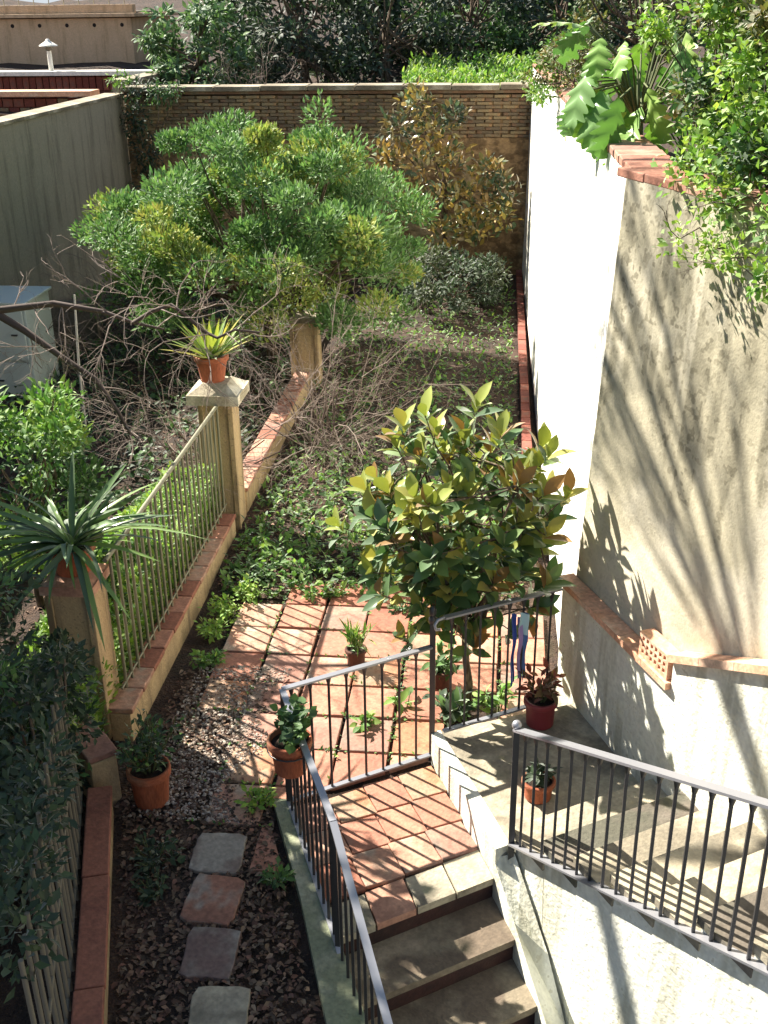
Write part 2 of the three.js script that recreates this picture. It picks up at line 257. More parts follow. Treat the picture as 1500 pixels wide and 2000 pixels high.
// ---------------------------------------------------------------- terrace of clay tiles
const r0 = rng(11);
const inLanding = (x, z) => { const a = V(x, 0, z).sub(P0), t = a.dot(FS), c = a.dot(FC); return t > -0.05 && c > -0.12 - t * 0.17; };
{
  const terrace = new THREE.Group(); terrace.name = 'terrace'; scene.add(terrace); tag(terrace, 'terrace of square terracotta tiles with weedy joints', 'paving', null, 'structure');
  const geos = [0, 1, 2].map((k) => boxUV(new RoundedBoxGeometry(0.347 - k * 0.005, 0.035, 0.377 - k * 0.006, 1, 0.009)));
  for (let i = 0; i < 7; i++) for (let j = 0; j < 9; j++) {
    const x = -2.085 + 0.18 + i * 0.362, z = -8.37 + 0.195 + j * 0.392;
    const corner = [[-0.17, -0.18], [0.17, -0.18], [-0.17, 0.18], [0.17, 0.18]].some(([a, b]) => inLanding(x + a, z + b));
    if ((i === 0 && j > 4) || (i === 1 && j > 7) || (i > 5 && j > 4) || (j > 4 && x > -0.3)) continue;
    if (Math.hypot(x + 0.14, z + 6.62) < 0.22 || (j === 0 && (i === 0 || i > 4))) continue;
    if (corner) { // cut to the edge of the landing
      const rel = V(x, 0, z).sub(P0), front = rel.dot(FS) < 0.14 && rel.dot(FC) > -0.1, f = (p) => { const a = V(p[0], 0, p[1]).sub(P0), t = a.dot(FS), c = a.dot(FC); return front ? -0.035 - t : -0.15 - t * 0.17 - c; };
      const sq = [[x - 0.167, z - 0.182], [x + 0.167, z - 0.182], [x + 0.167, z + 0.182], [x - 0.167, z + 0.182]], cut = [];
      sq.forEach((p, k) => { const q = sq[(k + 1) % 4], fp = f(p), fq = f(q); if (fp > 0) cut.push(p); if (fp * fq < 0) { const w = fp / (fp - fq); cut.push([p[0] + (q[0] - p[0]) * w, p[1] + (q[1] - p[1]) * w]); } });
      let ar = 0; cut.forEach((p, k) => { const q = cut[(k + 1) % cut.length]; ar += p[0] * q[1] - q[0] * p[1]; });
      if (cut.length > 2 && Math.abs(ar) > 0.04) mesh('tile', prism(cut, -0.025, 0.008), mTiles[Math.floor(r0() * 5)], terrace);
      continue;
    }
    const m = mesh('tile', geos[Math.floor(r0() * 3)], mTiles[Math.floor(r0() * 5)], terrace);
    m.position.set(x + (r0() - 0.5) * 0.012, -0.006 + (r0() - 0.5) * 0.006, z + (r0() - 0.5) * 0.012); m.rotation.set((r0() - 0.5) * 0.02, (r0() - 0.5) * 0.03, (r0() - 0.5) * 0.02);
    if (j === 0 || (i === 3 && j === 1)) m.material = mRedTile;  // far-row tiles coloured darker red to stand for the shade on them
  }
}
// stepping stones
const mStoneMix = [clay([0.58, 0.55, 0.50], [0.48, 0.42, 0.38], [0.64, 0.62, 0.57], 151), clay([0.60, 0.42, 0.34], [0.54, 0.38, 0.31], [0.60, 0.57, 0.52], 153), clay([0.44, 0.36, 0.33], [0.50, 0.46, 0.42], [0.56, 0.56, 0.53], 155)];
[[-1.56, -4.97, 0.29, 0.31, 0.05, mStoneMix[0], 'grey cracked stepping stone nearest the terrace tiles'], [-1.50, -4.60, 0.29, 0.34, -0.04, mStoneMix[1], 'reddish square stepping stone, second from the terrace'], [-1.42, -4.22, 0.27, 0.32, 0.06, mStoneMix[2], 'dull brown stepping stone, third from the terrace'], [-1.28, -3.82, 0.28, 0.36, 0.12, mConcrete, 'grey stepping stone at the bottom edge of the photo']].forEach(([x, z, w, d, a, m, l]) => {
  const n = 24, out = Array.from({ length: n }, (_, k) => { const t = k / n * Math.PI * 2 + 0.2, c = Math.cos(t), d2 = Math.sin(t), q = 1 / Math.max(Math.abs(c), Math.abs(d2)), f = Math.min(q, 1.40) * (0.96 + 0.06 * r0()); return new THREE.Vector2(c * f * w / 2, d2 * f * d / 2); });
  const sg = new THREE.ExtrudeGeometry(new THREE.Shape(out), { depth: 0.03, bevelEnabled: true, bevelThickness: 0.008, bevelSize: 0.008, bevelSegments: 2 }); sg.rotateX(-Math.PI / 2);
  const o = tag(mesh('stepping_stone', boxUV(sg), m), l, 'stepping stone', 'stepping stones on the earth path'); o.position.set(x, -0.012, z); o.rotation.set(0.02, a, -0.015);
});

// ---------------------------------------------------------------- sunken stairs and landing
{
  const st = thing('garden_staircase', 'sunken stairs from a tiled landing down towards the house', 'stairs', [0, 0, 0]);
  const cR = V(0.08, 0, -4.93); // right end of the landing edge
  const nose = onL(1.16), e = cR.clone().sub(nose), TR = 0.322, RS = 0.163;
  const in8 = LD.clone().multiplyScalar(-0.08);
  mesh('landing', prism([xz(P0), xz(P1), xz(cR.clone().add(in8)), xz(nose.clone().add(in8))], -0.35, -0.03), mConcrete, st);
  // landing tiles laid askew in rows
  const ga = boxUV(new RoundedBoxGeometry(0.275, 0.03, 0.265, 1, 0.007));
  for (let i = 0; i < 4; i++) for (let j = 0; j < 3; j++) {
    const t = 0.165 + j * 0.285, w = 1.0, c = (i + 0.5) / 4 * w + 0.012;
    const q = onL(t).addScaledVector(FC, c); const m = mesh('tile', ga, mTiles[Math.floor(r0() * 5)], st); m.position.set(q.x, -0.016 + (r0() - 0.5) * 0.004, q.z); m.rotation.set((r0() - .5) * 0.015, R(27.5) + (r0() - 0.5) * 0.02, (r0() - .5) * 0.015); m.scale.set(w / 4 / 0.281, 1, 1.035);
    if (i === 0 && j === 2) m.material = mRedTile;
  }
  // worn concrete nosing strip in four pieces
  for (let k = 0; k < 4; k++) {
    const a = nose.clone().addScaledVector(e, k / 4 + 0.006), b = nose.clone().addScaledVector(e, (k + 1) / 4 - 0.006), back = LD.clone().multiplyScalar(-0.235 - (k % 2) * 0.012);
    mesh('nosing', prism([xz(a), xz(b), xz(b.clone().add(back)), xz(a.clone().add(back))], -0.05, 0.0 - 0.003 * (k % 2)), k === 1 ? mTiles[2] : mConcrete, st);
  }
  for (let k = 1; k < 8; k++) {
    const a = nose.clone().addScaledVector(LD, TR * k), b = cR.clone().addScaledVector(LD, TR * k);
    const bk0 = LD.clone().multiplyScalar(-TR - 0.02), yk = -RS * k;
    mesh('tread', prism([xz(a), xz(b), xz(b.clone().add(bk0)), xz(a.clone().add(bk0))], yk - 0.045, yk), mTread, st);
    const ra = a.clone().add(bk0), rb = b.clone().add(bk0), bk = LD.clone().multiplyScalar(-0.05);
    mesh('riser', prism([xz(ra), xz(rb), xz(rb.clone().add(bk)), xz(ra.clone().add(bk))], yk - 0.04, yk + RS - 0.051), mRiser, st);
  }
  // outer kerb on the left, widening towards the house
  const o0 = V(-1.33, 0, -5.47), o1 = V(-1.01, 0, -4.65), o2 = V(-0.70, 0, -3.72), o3 = V(-0.30, 0, -2.5);
  mesh('kerb', prism([xz(o0), xz(o1), xz(o2), xz(o3), xz(onL(3.0).addScaledVector(FC, 0.02)), xz(onL(0).addScaledVector(FC, 0.02))], -2.4, 0.035), mMossy, st);
  // step up between landing and platform
  const k0 = P1.clone(), k1 = cR.clone();
  mesh('kerb', prism([xz(k0), xz(k1), xz(k1.clone().addScaledVector(FC, 0.10)), xz(k0.clone().addScaledVector(FC, 0.07))], -0.3, 0.21), mLowRender, st);
  // skirt along the right-hand side of the steps, a narrow joint left between it and the wall
  const wt = [[-0.03, 0.12, 1.165, 0.185], [0.30, -0.06, 1.53, -0.21], [0.60, -0.24, 1.74, -0.52], [1.25, -0.62, 2.1, -1.1], [1.9, -1.0, 2.5, -1.6]].map(([t, yi, q, yo]) => [cR.clone().addScaledVector(LD, t).setY(yi), sideFace(q, yo, 0.014)]);
  for (let k = 0; k < 4; k++) { const A = [wt[k][0], wt[k + 1][0], wt[k + 1][1], wt[k][1]]; mesh('skirt', hexa(A.map((v) => [v.x, -2.4, v.z]), A.map((v) => [v.x, v.y, v.z])), mLowRender, st); }
}
// ---------------------------------------------------------------- upper flight beside the wall
const WD = V(0.407, 0, 0.914), WN = V(0.914, 0, -0.407);           // the courtyard wall runs along WD
const L0 = V(0.49, 0, -6.66);                                      // corner of its lower face
const onW = (s, off = 0, y = 0) => L0.clone().addScaledVector(WD, s).addScaledVector(WN, off).setY(y);
{
  const fl = thing('entrance_steps', 'pale concrete steps rising along the wall behind the railing', 'stairs');
  const edge = onF(1.14, 0.955), wallEnd = onW(1.30, 0.05), wallBeg = onW(0.25, 0.05);
  mesh('platform', prism([xz(P1.clone().addScaledVector(FC, 0.072)), xz(wallBeg), xz(wallEnd), xz(edge), xz(V(0.168, 0, -4.985))], -0.3, 0.2), mConcrete, fl);
  const inter = (s) => { // where the step line meets the courtyard wall
    let c = 0.955; for (let k = 0; k < 400; k++) { c += 0.005; const q = onF(s, c); if (q.clone().sub(L0).dot(WN) > 0.03) break; } return c; };
  for (let k = 1; k < 11; k++) {
    const s = 1.14 + 0.3 * (k - 1), y = 0.2 + 0.137 * k, a = onF(s - 0.02, 0.94), b = onF(s - 0.02, inter(s)), c = onF(s + 0.312, inter(s + 0.3)), d = onF(s + 0.312, 0.94);
    mesh('tread', prism([xz(a), xz(b), xz(c), xz(d)], y - 0.045, y), k % 4 === 2 ? mConcreteDark : mConcrete, fl);
    const a2 = onF(s + 0.012, 0.99), b2 = onF(s + 0.012, inter(s) - 0.002), d2 = onF(s + 0.06, 0.99), c2 = onF(s + 0.06, inter(s + 0.05) - 0.002);
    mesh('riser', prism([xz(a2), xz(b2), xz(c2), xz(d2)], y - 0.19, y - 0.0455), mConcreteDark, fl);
  }
  // side wall under the flight, leaning out slightly at its foot; its head is notched under the treads
  for (let k = 0; k < 11; k++) {
    const s = 1.14 + 0.3 * (k - 1), y = k ? 0.2 + 0.137 * k - 0.046 : 0.198, sa = Math.max(s, 1.10), sb = s + 0.3;
    if (k === 0) continue;
    const A = onF(sa, 0.955, y), B = onF(sb, 0.955, y), C = onF(sb, 1.10, y), D = onF(sa, 1.10, y), fa = sideFoot(sa), fb = sideFoot(sb);
    mesh('side_wall', hexa([[fa.x, -2.4, fa.z], [fb.x, -2.4, fb.z], [C.x, -2.4, C.z], [D.x, -2.4, D.z]], [A, B, C, D].map((v) => [v.x, v.y, v.z])), mLowRender, fl);
  }
}
// ---------------------------------------------------------------- courtyard wall on the right
{
  const w = thing('courtyard_wall', 'tall weathered cream wall behind the steps, streaked with branch shadows', 'wall');
  const b0 = onW(-0.09, 0.095), t0 = onW(0.26, 0.095), b1 = onW(5.2, 0.095), dx = WN.clone().multiplyScalar(0.4);
  // rendered face as a gently uneven grid
  const nu = 70, nv = 40, p = [], uv = [], idx = [];
  for (let j = 0; j <= nv; j++) for (let i = 0; i <= nu; i++) {
    const y = 0.6 + (3.70 - 0.6) * j / nv, a = b0.clone().lerp(t0, (y - 0.0) / 3.7), s = i / nu, q = a.lerp(b1, s);
    const n = (i && j < nv) ? 0.012 * (fbm(s * 5.2 / 8, y / 8, 16, 16, 3, 77) - 0.5) : 0; q.addScaledVector(WN, -n);
    p.push(q.x, y, q.z); uv.push(s * 5.2, y);
  }
  for (let j = 0; j < nv; j++) for (let i = 0; i < nu; i++) { const a = j * (nu + 1) + i; idx.push(a, a + 1, a + nu + 2, a, a + nu + 2, a + nu + 1); }
  const g = new THREE.BufferGeometry(); g.setAttribute('position', new THREE.Float32BufferAttribute(p, 3)); g.setAttribute('uv', new THREE.Float32BufferAttribute(uv, 2)); g.setIndex(idx); g.computeVertexNormals();
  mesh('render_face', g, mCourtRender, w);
  const i0 = b0.clone().addScaledVector(WN, 0.02), i1 = b1.clone().addScaledVector(WN, 0.02), j0 = t0.clone().addScaledVector(WN, 0.02);
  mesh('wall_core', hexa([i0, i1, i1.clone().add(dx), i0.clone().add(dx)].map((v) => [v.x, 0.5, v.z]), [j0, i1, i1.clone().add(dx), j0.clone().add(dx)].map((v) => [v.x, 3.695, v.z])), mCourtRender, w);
  // brick coping along its head
  for (let k = 0; k < 16; k++) { const a = onW(0.30 + k * 0.3, 0.235), m = mesh('coping_brick', boxUV(new RoundedBoxGeometry(0.30, 0.05, 0.285, 1, 0.008)), mTiles[k % 5], w); m.position.set(a.x, 3.724 + (r0() - .5) * 0.008, a.z); m.rotation.y = R(90 - 66 - 90) + (r0() - 0.5) * 0.03; }
  // thicker lower wall, its head rising in step with the flight
  const poly = new THREE.Shape([[0, -0.4], [5, -0.4], [5, 1.21 + 0.515 * 3.64], [1.36, 1.21], [1.36, 1.02], [0, 1.02]].map(([a, b]) => new THREE.Vector2(a, b)));
  const lg = new THREE.ExtrudeGeometry(poly, { depth: 0.094, bevelEnabled: false });
  const mt = new THREE.Matrix4().makeBasis(WD, UP, V(-WN.x, 0, -WN.z)); mt.setPosition(onW(0, 0.094)); lg.applyMatrix4(mt);
  mesh('lower_wall', boxUV(lg), mLowRender, w);
  const ledge = (s0, s1, y0, y1, th) => { const A = [onW(s0, -0.035), onW(s1, -0.035), onW(s1, 0.088), onW(s0, 0.088)], ys = [y0, y1, y1, y0]; return hexa(A.map((v, i) => [v.x, ys[i], v.z]), A.map((v, i) => [v.x, ys[i] + th, v.z])); };
  for (let k = 0; k < 5; k++) mesh('ledge_tile', ledge(-0.02 + k * 0.276, 0.252 + k * 0.276, 1.023, 1.023, 0.045), mLedge, w);
  for (let k = 0; k < 12; k++) { const a = 1.345 + k * 0.29, y = 1.213 + (a - 1.36) * 0.515; mesh('ledge_tile', ledge(a, a + 0.286, y, y + 0.286 * 0.515, 0.05), mLedge, w); }
  // perforated air brick standing on the lower ledge
  const ab = new THREE.Shape([[0, 0], [0.31, 0], [0.31, 0.155], [0, 0.155]].map(([a, b]) => new THREE.Vector2(a, b)));
  for (let i = 0; i < 6; i++) for (let j = 0; j < 3; j++) { const x = 0.028 + i * 0.046, y = 0.022 + j * 0.042 + (i % 2) * 0.006; ab.holes.push(new THREE.Path([[x, y], [x, y + 0.028], [x + 0.026, y + 0.028], [x + 0.026, y]].map(([a, b]) => new THREE.Vector2(a, b)))); }
  const ag = new THREE.ExtrudeGeometry(ab, { depth: 0.09, bevelEnabled: false }); const am = new THREE.Matrix4().makeBasis(WD, UP, V(-WN.x, 0, -WN.z)); am.setPosition(onW(1.02, 0.075, 1.07)); ag.applyMatrix4(am);
  mesh('air_brick', boxUV(ag), mLedge, w);
}
// ---------------------------------------------------------------- white boundary wall
{
  const w = thing('boundary_wall', 'tall bright white rendered wall along the right of the garden', 'wall');
  const nu = 90, nv = 26, p = [], uv = [], idx = [];
  for (let j = 0; j <= nv; j++) for (let i = 0; i <= nu; i++) {
    const v = j / nv, u = i / nu, y = v * (3.70 - 0.12 * u), zn = -6.745 + 0.32 * (y / 3.7), z = zn + (-20.5 - zn) * u;
    const x = (0.555 + 0.165 * v) * (1 - u) + (0.40 + 0.05 * v) * u + (i ? 0.012 * (fbm(z / 8 + 5, y / 8, 16, 16, 3, 55) - 0.5) : 0);
    p.push(x, y, z); uv.push(-z, y);
  }
  for (let j = 0; j < nv; j++) for (let i = 0; i < nu; i++) { const a = j * (nu + 1) + i; idx.push(a, a + nu + 2, a + 1, a, a + nu + 1, a + nu + 2); }
  const g = new THREE.BufferGeometry(); g.setAttribute('position', new THREE.Float32BufferAttribute(p, 3)); g.setAttribute('uv', new THREE.Float32BufferAttribute(uv, 2)); g.setIndex(idx); g.computeVertexNormals();
  mesh('render_face', g, mWhiteRender, w);
  mesh('wall_core', hexa([[0.60, 0, -6.6], [0.96, 0, -6.7], [0.80, 0, -20.5], [0.43, 0, -20.5]], [[0.77, 3.69, -6.38], [1.05, 3.69, -6.7], [0.85, 3.57, -20.5], [0.48, 3.57, -20.5]]), mWhiteRender, w);
  for (let k = 0; k < 47; k++) { const u = (k + 0.5) / 47, z = -6.5 - 14 * u; const m = mesh('coping_brick', boxUV(new RoundedBoxGeometry(0.3, 0.05, 0.292, 1, 0.008)), mTiles[k % 5], w); m.position.set(0.72 - 0.27 * u + 0.135, 3.726 - 0.12 * u, z); m.rotation.y = (r0() - .5) * 0.03; }
  // brick kerb at its foot
  const kb = thing('brick_kerb', 'low red brick kerb at the foot of the white wall', 'kerb');
  for (let k = 0; k < 44; k++) { const z = -9.2 - k * 0.255, m = mesh('brick', boxUV(new RoundedBoxGeometry(0.11, 0.16, 0.245, 1, 0.01)), mRedBricks[k % 2], kb); m.position.set(0.36 - (k / 44) * 0.02, 0.06 + (r0() - 0.5) * 0.015, z); m.rotation.set(0, (r0() - .5) * 0.05, (r0() - .5) * 0.05); }
}
// raised ground behind the right-hand walls, and the bank beyond the brick wall
struct('raised_ground', 'planted ground level with the top of the right-hand walls', prism([[1.02, -6.72], [1.3, -6.0], [3.2, -1.9], [14, -1.9], [14, -30], [0.95, -30], [0.92, -20.5]], 0, 3.55), mSoil, 'ground');
{
  const g = new THREE.PlaneGeometry(60, 40, 60, 40); g.rotateX(-Math.PI / 2); g.translate(-8, 0, -41.2);
  const p = g.attributes.position; for (let i = 0; i < p.count; i++) { const x = p.getX(i), z = p.getZ(i); p.setY(i, 2.75 + (-21.2 - z) * 0.055 + 0.5 * (hump(x * 0.5, z * 0.5, 31) - 0.5)); }
  g.computeVertexNormals(); struct('bank', 'earth bank rising beyond the old brick wall', boxUV(g), mSoil, 'bank');
}
// ---------------------------------------------------------------- old brick wall at the far end
{
  const w = thing('brick_wall', 'old brick wall with stone coping closing the far end of the garden', 'wall', [0, 0, -20.5]);
  mesh('rubble_face', box(7.65, 2.42, 0.4, -3.02, 1.21, -0.2, 0), mRubble, w);
  mesh('mortar_core', box(7.65, 0.72, 0.36, -3.02, 2.78, -0.22, 0), mRubble, w);
  const bg = boxUV(new RoundedBoxGeometry(0.285, 0.05, 0.06, 1, 0.006)); let n = 0; const rest = new GB(), mm = new THREE.Matrix4();
  for (let j = 0; j < 12; j++) for (let i = 0; i < 26; i++) {
    const x = -6.85 + 0.15 + i * 0.295 + (j % 2) * 0.145, y = 2.455 + j * 0.06; if (x > 0.55) continue;
    if (n < 300) { const m = mesh('brick', bg, mBricks[Math.floor(r0() * 3)], w); m.position.set(x + (r0() - .5) * 0.02, y + (r0() - .5) * 0.008, -0.022 + (r0() - .5) * 0.028); m.rotation.set((r0() - .5) * 0.1, (r0() - .5) * 0.05, (r0() - .5) * 0.03); m.scale.x = 0.86 + 0.14 * r0(); n++; } else rest.add(bg, mm.makeTranslation(x, y, -0.02));
  }
  if (rest.p.length) { const m = mesh('brick_course', boxUV(rest.get()), mBricks[0], w); m.userData.kind = 'stuff'; }
  mesh('cornice', box(7.6, 0.055, 0.46, -3.03, 3.19, -0.19, 0.01), mBricks[2], w);
  for (let k = 0; k < 9; k++) { const m = mesh('coping_slab', boxUV(new RoundedBoxGeometry(0.83, 0.085, 0.56, 1, 0.014)), mCoping, w); m.position.set(-6.43 + k * 0.843, 3.262 + (r0() - .5) * 0.014, -0.18); m.rotation.set(0, 0, (r0() - 0.5) * 0.012); }
}
// grey side wall of the neighbouring plot
{
  const w = thing('side_wall', 'plain grey-green rendered wall bounding the neighbouring plot', 'wall', [-6.85, 0, 0]);
  mesh('wall_body', box(0.3, 3.14, 13.5, -0.15, 1.57, -13.75, 0.01), mGreyRender, w);
  for (let k = 0; k < 15; k++) { const m = mesh('coping_slab', boxUV(new RoundedBoxGeometry(0.37, 0.055, 0.892, 1, 0.012)), mCoping, w); m.position.set(-0.15 + (r0() - .5) * 0.01, 3.17, -7.45 - k * 0.9); }
}

// ---------------------------------------------------------------- iron railings
const gCollar = new THREE.CylinderGeometry(0.021, 0.008, 0.055, 6);
const gBall = new THREE.SphereGeometry(0.028, 8, 6);
const lerp3 = (pts, t) => { let k = 0; while (k < pts.length - 2 && t > pts[k + 1][3]) k++; const a = pts[k], b = pts[k + 1], q = (t - a[3]) / (b[3] - a[3]); return V(a[0] + (b[0] - a[0]) * q, a[1] + (b[1] - a[1]) * q, a[2] + (b[2] - a[2]) * q); };
// path: foot points [x,y,z]; hs: rail height; one baluster every step along it
function railing(g, foot, h, step, skip = 0.06, railW = 0.038, skipEnd = 0.02, footW = 0.034) {
  let run = 0; const pts = foot.map((v, i) => { if (i) run += Math.hypot(v.x - foot[i - 1].x, v.z - foot[i - 1].z); return [v.x, v.y, v.z, run]; });
  for (let i = 0; i < foot.length - 1; i++) {
    const a = foot[i], b = foot[i + 1], up = V(0, h, 0);
    mesh('handrail', bar(a.clone().add(up), b.clone().add(up), railW, 0.014), mRailTop, g);
    mesh('bottom_rail', bar(a.clone().add(V(0, 0.035, 0)), b.clone().add(V(0, 0.035, 0)), footW, 0.012), mRailTop, g);
  }
  for (let t = skip; t < run - skipEnd; t += step) {
    const f = lerp3(pts, t), jx = (r0() - 0.5) * 0.006;
    const m = mesh('baluster', bar(f.clone().add(V(0, 0.04, 0)), f.clone().add(V(jx, h - 0.045, jx)), 0.0145), mIron, g);
    const c = mesh('collar', gCollar, mIron, m); c.position.set(f.x + jx, f.y + h - 0.034, f.z + jx);
  }
}
function post(g, f, h, w = 0.032) { const m = mesh('post', bar(f.clone(), f.clone().add(V(0, h, 0)), w), mIron, g); return m; }
{
  const g = thing('iron_railing', 'black iron railing round the tiled landing and down the sunken stairs', 'railing', [0, 0, 0], 0, 'iron stair railings');
  const p1 = P1.clone().add(V(0, 0.0, 0));
  railing(g, [p1.clone(), P0.clone()], 0.875, 0.122, 0.11);
  const q0 = P0.clone(), q1 = onL(1.24, 0.01), q2 = onL(2.9, -0.62);
  railing(g, [q0, q1], 0.87, 0.118, 0.1);
  railing(g, [q1.clone().addScaledVector(LD, 0.004), q2], 0.87, 0.118, 0.09);
  post(g, q1, 0.862, 0.026); post(g, P0.clone(), 0.862, 0.026);
  const m = post(g, V(-0.352, -0.02, -6.012), 1.10, 0.036);
  const f = mesh('finial', new THREE.LatheGeometry([[0, 0.12], [0.016, 0.11], [0.024, 0.085], [0.022, 0.06], [0.013, 0.045], [0.028, 0.03], [0.028, 0], [0, 0]].map(([a, b]) => new THREE.Vector2(a, b)), 10), mIron, m); f.position.set(-0.352, 1.05, -6.012);
}
{
  const g = thing('iron_railing', 'short black iron railing between the landing post and the wall, under the glossy tree', 'railing', [0, 0, 0], 0, 'iron stair railings');
  railing(g, [V(-0.275, 0.235, -5.945), V(0.462, 0.235, -6.385)], 0.89, 0.105, 0.05);
  // curled end of the handrail
  const c = new GB(); c.tube([V(-0.275, 1.125, -5.945), V(-0.315, 1.12, -5.92), V(-0.335, 1.09, -5.905), V(-0.325, 1.055, -5.91), V(-0.30, 1.05, -5.925)], 0.012, 0.009, 6); mesh('scroll', c.get(), mRailTop, g);
}
{
  const g = thing('iron_railing', 'black iron railing with top rail coloured pale for sky glare, climbing beside the pale steps', 'railing', [0, 0, 0], 0, 'iron stair railings');
  const a = onF(1.15, 0.928, 0.215), b = onF(4.0, 0.928, 0.215 + 2.85 * 0.457);
  railing(g, [a, b], 0.82, 0.106, 0.09, 0.052, 0.02, 0.05);
  post(g, a.clone().add(V(0, -0.16, 0)), 0.985, 0.034);
  const k = mesh('knob', gBall, mRailTop, g); k.position.set(a.x, a.y + 0.85, a.z);
}
// ---------------------------------------------------------------- garden fence, pillars, plinths
function plinth(name, label, a, b, w, h, group, piece = 0.27) { // low rendered wall from a to b with a brick-on-flat top
  const d = b.clone().sub(a), L = Math.hypot(d.x, d.z), g = thing(name, label, 'low wall', [a.x, 0, a.z], Math.atan2(d.x, d.z), group);
  mesh('rendered_base', box(w - 0.03, h - 0.04, L, 0, (h - 0.04) / 2 - 0.04, L / 2, 0.006), mOchre, g);
  const n = Math.round(L / piece), gg = boxUV(new RoundedBoxGeometry(w, 0.042, L / n - 0.008, 1, 0.01));
  for (let k = 0; k < n; k++) { const m = mesh('coping_brick', gg, r0() < 0.2 ? mRedTile : mTiles[[2, 0, 2, 3, 2][Math.floor(r0() * 5)]], g); m.position.set((r0() - .5) * 0.008, h - 0.056 + (r0() - .5) * 0.006, (k + 0.5) * L / n); m.rotation.set(0, (r0() - .5) * 0.03, (r0() - .5) * 0.03); }
  return g;
}
plinth('low_wall', 'low ochre wall with red brick top under the wire fence', V(-2.5, 0, -9.25), V(-2.5, 0, -6.05), 0.18, 0.27, 'low walls along the garden');
plinth('low_wall', 'low orange brick wall continuing beyond the potted pillar under bare twigs', V(-2.5, 0, -13.5), V(-2.5, 0, -9.72), 0.2, 0.33, 'low walls along the garden');
plinth('low_wall', 'low wall with smooth red cap beside the stepping stones', V(-2.36, 0, -5.25), V(-1.66, 0, -3.0), 0.15, 0.27, 'low walls along the garden', 0.72).children.forEach((m) => { if (m.name.startsWith('coping')) m.material = mRedTile; });
plinth('low_wall', 'stub of ochre wall in shade between brick pillar and near fence', V(-2.86, 0, -5.93), V(-2.36, 0, -5.36), 0.2, 0.42, 'low walls along the garden');
function pillar(label, x, z, w, h, capW, capH, mat, cm) {
  const g = thing('pillar', label, 'pillar', [x, 0, z], 0, 'fence pillars');
  mesh('shaft', box(w, h, w, 0, h / 2 - 0.04, 0, 0.012), mat, g);
  for (const sx of [-1, 1]) mesh('corner_strip', box(0.05, h - 0.06, 0.05, sx * (w / 2 - 0.012), h / 2 - 0.03, w / 2 - 0.01, 0.008), mat, g);
  mesh('cap', hexa([[-capW / 2, h - 0.04, -capW / 2], [capW / 2, h - 0.04, -capW / 2], [capW / 2, h - 0.04, capW / 2], [-capW / 2, h - 0.04, capW / 2]], [[-capW / 2, h + capH * 0.4, -capW / 2], [capW / 2, h + capH * 0.4, -capW / 2], [capW / 2, h + capH * 0.4, capW / 2], [-capW / 2, h + capH * 0.4, capW / 2]]), cm, g);
  const c2 = capW / 2 - 0.015, t = capW * 0.24, y = h + capH * 0.4 + 0.0005;
  mesh('cap_top', hexa([[-c2, y, -c2], [c2, y, -c2], [c2, y, c2], [-c2, y, c2]], [[-t, y + capH * 0.6, -t], [t, y + capH * 0.6, -t], [t, y + capH * 0.6, t], [-t, y + capH * 0.6, t]]), cm, g);
  return g;
}
pillar('ochre pillar with stone cap carrying a pot of yellow-green spikes', -2.56, -9.5, 0.3, 1.34, 0.48, 0.13, mOchre, mLime);
pillar('ochre pillar beside the near end of the wire fence, under the strap leaves', -2.74, -6.2, 0.3, 1.16, 0.36, 0.06, mOchre, mTiles[2]);
pillar('far stub pillar half hidden by bare twigs at the end of the low brick wall', -2.48, -13.75, 0.34, 0.95, 0.4, 0.05, mOchre, mCoping);
function wireFence(label, a, b, y0, h, step, rails) {
  const d = b.clone().sub(a), L = d.length(), g = thing('wire_fence', label, 'fence', [a.x, 0, a.z], Math.atan2(d.x, d.z), 'bar fences on the low walls');
  const gg = new THREE.CylinderGeometry(0.0115, 0.0115, h, 6);
  for (let t = step * 0.7; t < L; t += step) { const m = mesh('bar', gg, mGalv, g); m.position.set((r0() - .5) * 0.008, y0 + h / 2, t); m.rotation.set((r0() - .5) * 0.012, 0, (r0() - .5) * 0.012); }
  for (const [y, r] of rails || [[y0 + h, 0.017], [y0 + 0.05, 0.008]]) { const c = new THREE.CylinderGeometry(r, r, L, 8); c.rotateX(Math.PI / 2); c.translate(0, y, L / 2); mesh('rail', c, mGalv, g); }
  return g;
}
wireFence('upright bar fence with pale top rail in front of bright green weeds', V(-2.52, 0, -9.33), V(-2.52, 0, -6.2), 0.25, 1.05, 0.128);
wireFence('upright bar fence in deep shade along the red-capped low wall', V(-2.47, 0, -5.22), V(-1.75, 0, -2.95), 0.12, 1.12, 0.125, [[0.2, 0.01], [0.62, 0.008]]).traverse((m) => { if (m.isMesh) m.material = mDarkBar; });

